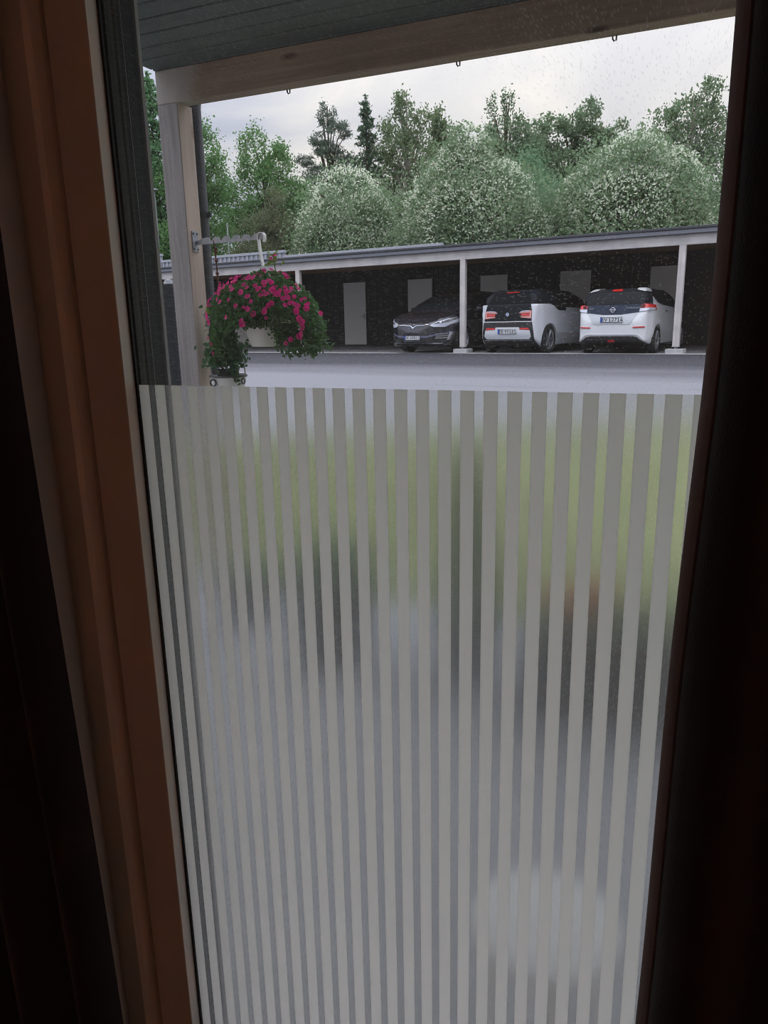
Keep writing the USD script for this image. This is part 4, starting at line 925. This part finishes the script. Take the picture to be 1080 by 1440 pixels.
blobs_tree('willow_tree', 'soft round mid-green willow between the two big blossoming trees', -8.7, 36.0, 9.0,
           [(-.3, 0, 7.6, 1.3, 1.1), (.9, -.2, 6.6, 1.3, 1.2), (-1.3, 0, 6.3, 1.3, 1.2), (.2, -.4, 5.4, 1.8, 1.4), (0, 0, 3.8, 2.2, 1.5)], 22000, .13, WILLOW, seed=11, fuzz=.22, droop=.5)
blobs_tree('birch_tree', 'drooping grey-green birch at the right beside the curtain', -2.3, 44.1, 12.4,
           [(-.4, 0, 11.4, .8, 1.0), (.8, 0, 11.6, .7, 1.0), (-1.3, 0, 10.3, .7, 1.2), (.2, 0, 10.1, 1.0, 1.3), (1.3, 0, 9.8, .8, 1.4), (-.7, 0, 8.6, 1.1, 1.5), (.9, 0, 8.0, 1.2, 1.5), (0, 0, 6.2, 1.7, 1.7), (.3, 0, 4.3, 1.9, 1.6)], 15000, .17, LEAFM, tmat=BIRCHB, seed=12, droop=1.2, fuzz=.2)
blobs_tree('birch_tree', 'second drooping birch half hidden by the right curtain', 1.2, 45.5, 11.0,
           [(0, 0, 9.8, 1.0, 1.3), (-.8, 0, 8.4, 1.0, 1.5), (.8, 0, 8.0, 1.2, 1.5), (0, 0, 6.2, 1.6, 1.7), (0, 0, 4.3, 1.9, 1.6)], 9000, .18, LEAFM, tmat=BIRCHB, seed=13, droop=1.0)
# the wood goes on behind
wood_labels = ['dark leafy tree of the wood seen behind the left spruce', 'dark leafy tree in the gap left of the open pine', 'dark leafy tree of the wood under the birches', 'dark leafy tree of the wood behind the willow', 'dark leafy tree of the wood behind the right blossoming tree', 'dark leafy tree of the wood right of the far birch']
for i, (x, y, h_) in enumerate(((-35.5, 40, 9.0), (-27.0, 45, 9.2), (-19.2, 46, 8.6), (-12.5, 49, 9.0), (-5.0, 50, 9.6), (1.5, 50, 9.0))):
    blobs_tree('leafy_tree', wood_labels[i], x, y, h_, [(0, 0, h_-1.8, 1.6, 1.6), (-1.6, 0, h_-2.8, 1.6, 1.6), (1.6, 0, h_-2.8, 1.6, 1.6), (-2.6, 0, h_-4.6, 1.8, 1.8), (0, 0, h_-4.4, 2.4, 2.0), (2.6, 0, h_-4.6, 1.8, 1.8), (-1.4, 0, 2.4, 2.2, 1.6), (1.6, 0, 2.4, 2.2, 1.6)], 16000, .24, LEAFM, seed=60+i)

def cherry(label, x, y, blobs, n, seed):
    def bloom(t_, r):
        cs = []; nn = []
        vol = np.array([b[3]*b[4] for b in blobs])
        for b, w_ in zip(blobs, vol/vol.sum()):
            m = int(n*1.0*w_); d = r.normal(size=(m, 3)); d /= np.linalg.norm(d, axis=1, keepdims=True)
            bump = 1 + .10*(meshkit.noise(d*5+seed, seed)-.5)*2
            cs.append(d*[b[3], b[3], b[4]]*bump[:, None]*r.uniform(.90, 1.04, (m, 1)) + [b[0], b[1], b[2]]); nn.append(d)
        c = np.vstack(cs); d = np.vstack(nn)
        k_ = (c[:, 2] > .4) & ((c[:, 0]+x-CP0[0])*-SA + (c[:, 1]+y-CP0[1])*CA > D+.75); c, d = c[k_], d[k_]
        t_.part('blossom', leaves(c, .115, r, asp=.50, up=d*[.6, .6, .2]+[0, 0, .15], spread=.55), BLOSSOM, smooth=False, kind='stuff', label='upright clusters of white blossom')
    blobs_tree('bird_cherry_tree', label, x, y, 8, blobs, int(n*1.9), .135, CHERRY, seed=seed, fuzz=.20, sub=60, extra=bloom)
cherry('round white-blossoming bird cherry, left and smallest of the three', -14.2, 28.0,
       [(.0, 0, 5.6, 1.55, 1.55), (-1.0, -.1, 4.5, 1.25, 1.6), (1.0, -.1, 4.6, 1.2, 1.6), (-.3, -.4, 3.7, 1.65, 1.75), (.5, .1, 3.5, 1.85, 1.75), (-1.65, 0, 3.3, .95, 1.5), (1.6, 0, 3.2, 1.0, 1.5)], 15000, 31)
cherry('white-blossoming bird cherry in the middle of the three, with a pointed top', -8.9, 27.8,
       [(-.1, 0, 6.9, .85, 1.15), (-.3, 0, 6.1, 1.4, 1.4), (-1.1, -.1, 4.9, 1.55, 1.7), (1.0, -.1, 5.1, 1.45, 1.6), (.0, -.5, 4.3, 1.9, 1.9), (-1.5, 0, 3.4, 1.55, 1.8), (1.8, -.1, 3.7, 1.35, 1.7), (2.5, -.1, 2.7, 1.1, 1.3)], 22000, 32)
cherry('white-blossoming bird cherry at the right, broadest of the three', -3.5, 29.2,
       [(.1, 0, 6.1, 1.5, 1.35), (-1.1, -.1, 5.0, 1.5, 1.6), (1.3, -.1, 5.3, 1.35, 1.6), (.1, -.5, 4.4, 2.2, 1.9), (-1.8, 0, 3.2, 1.35, 1.7), (1.7, 0, 3.6, 1.4, 1.9), (-2.2, -.1, 2.5, 1.0, 1.2)], 22000, 33)
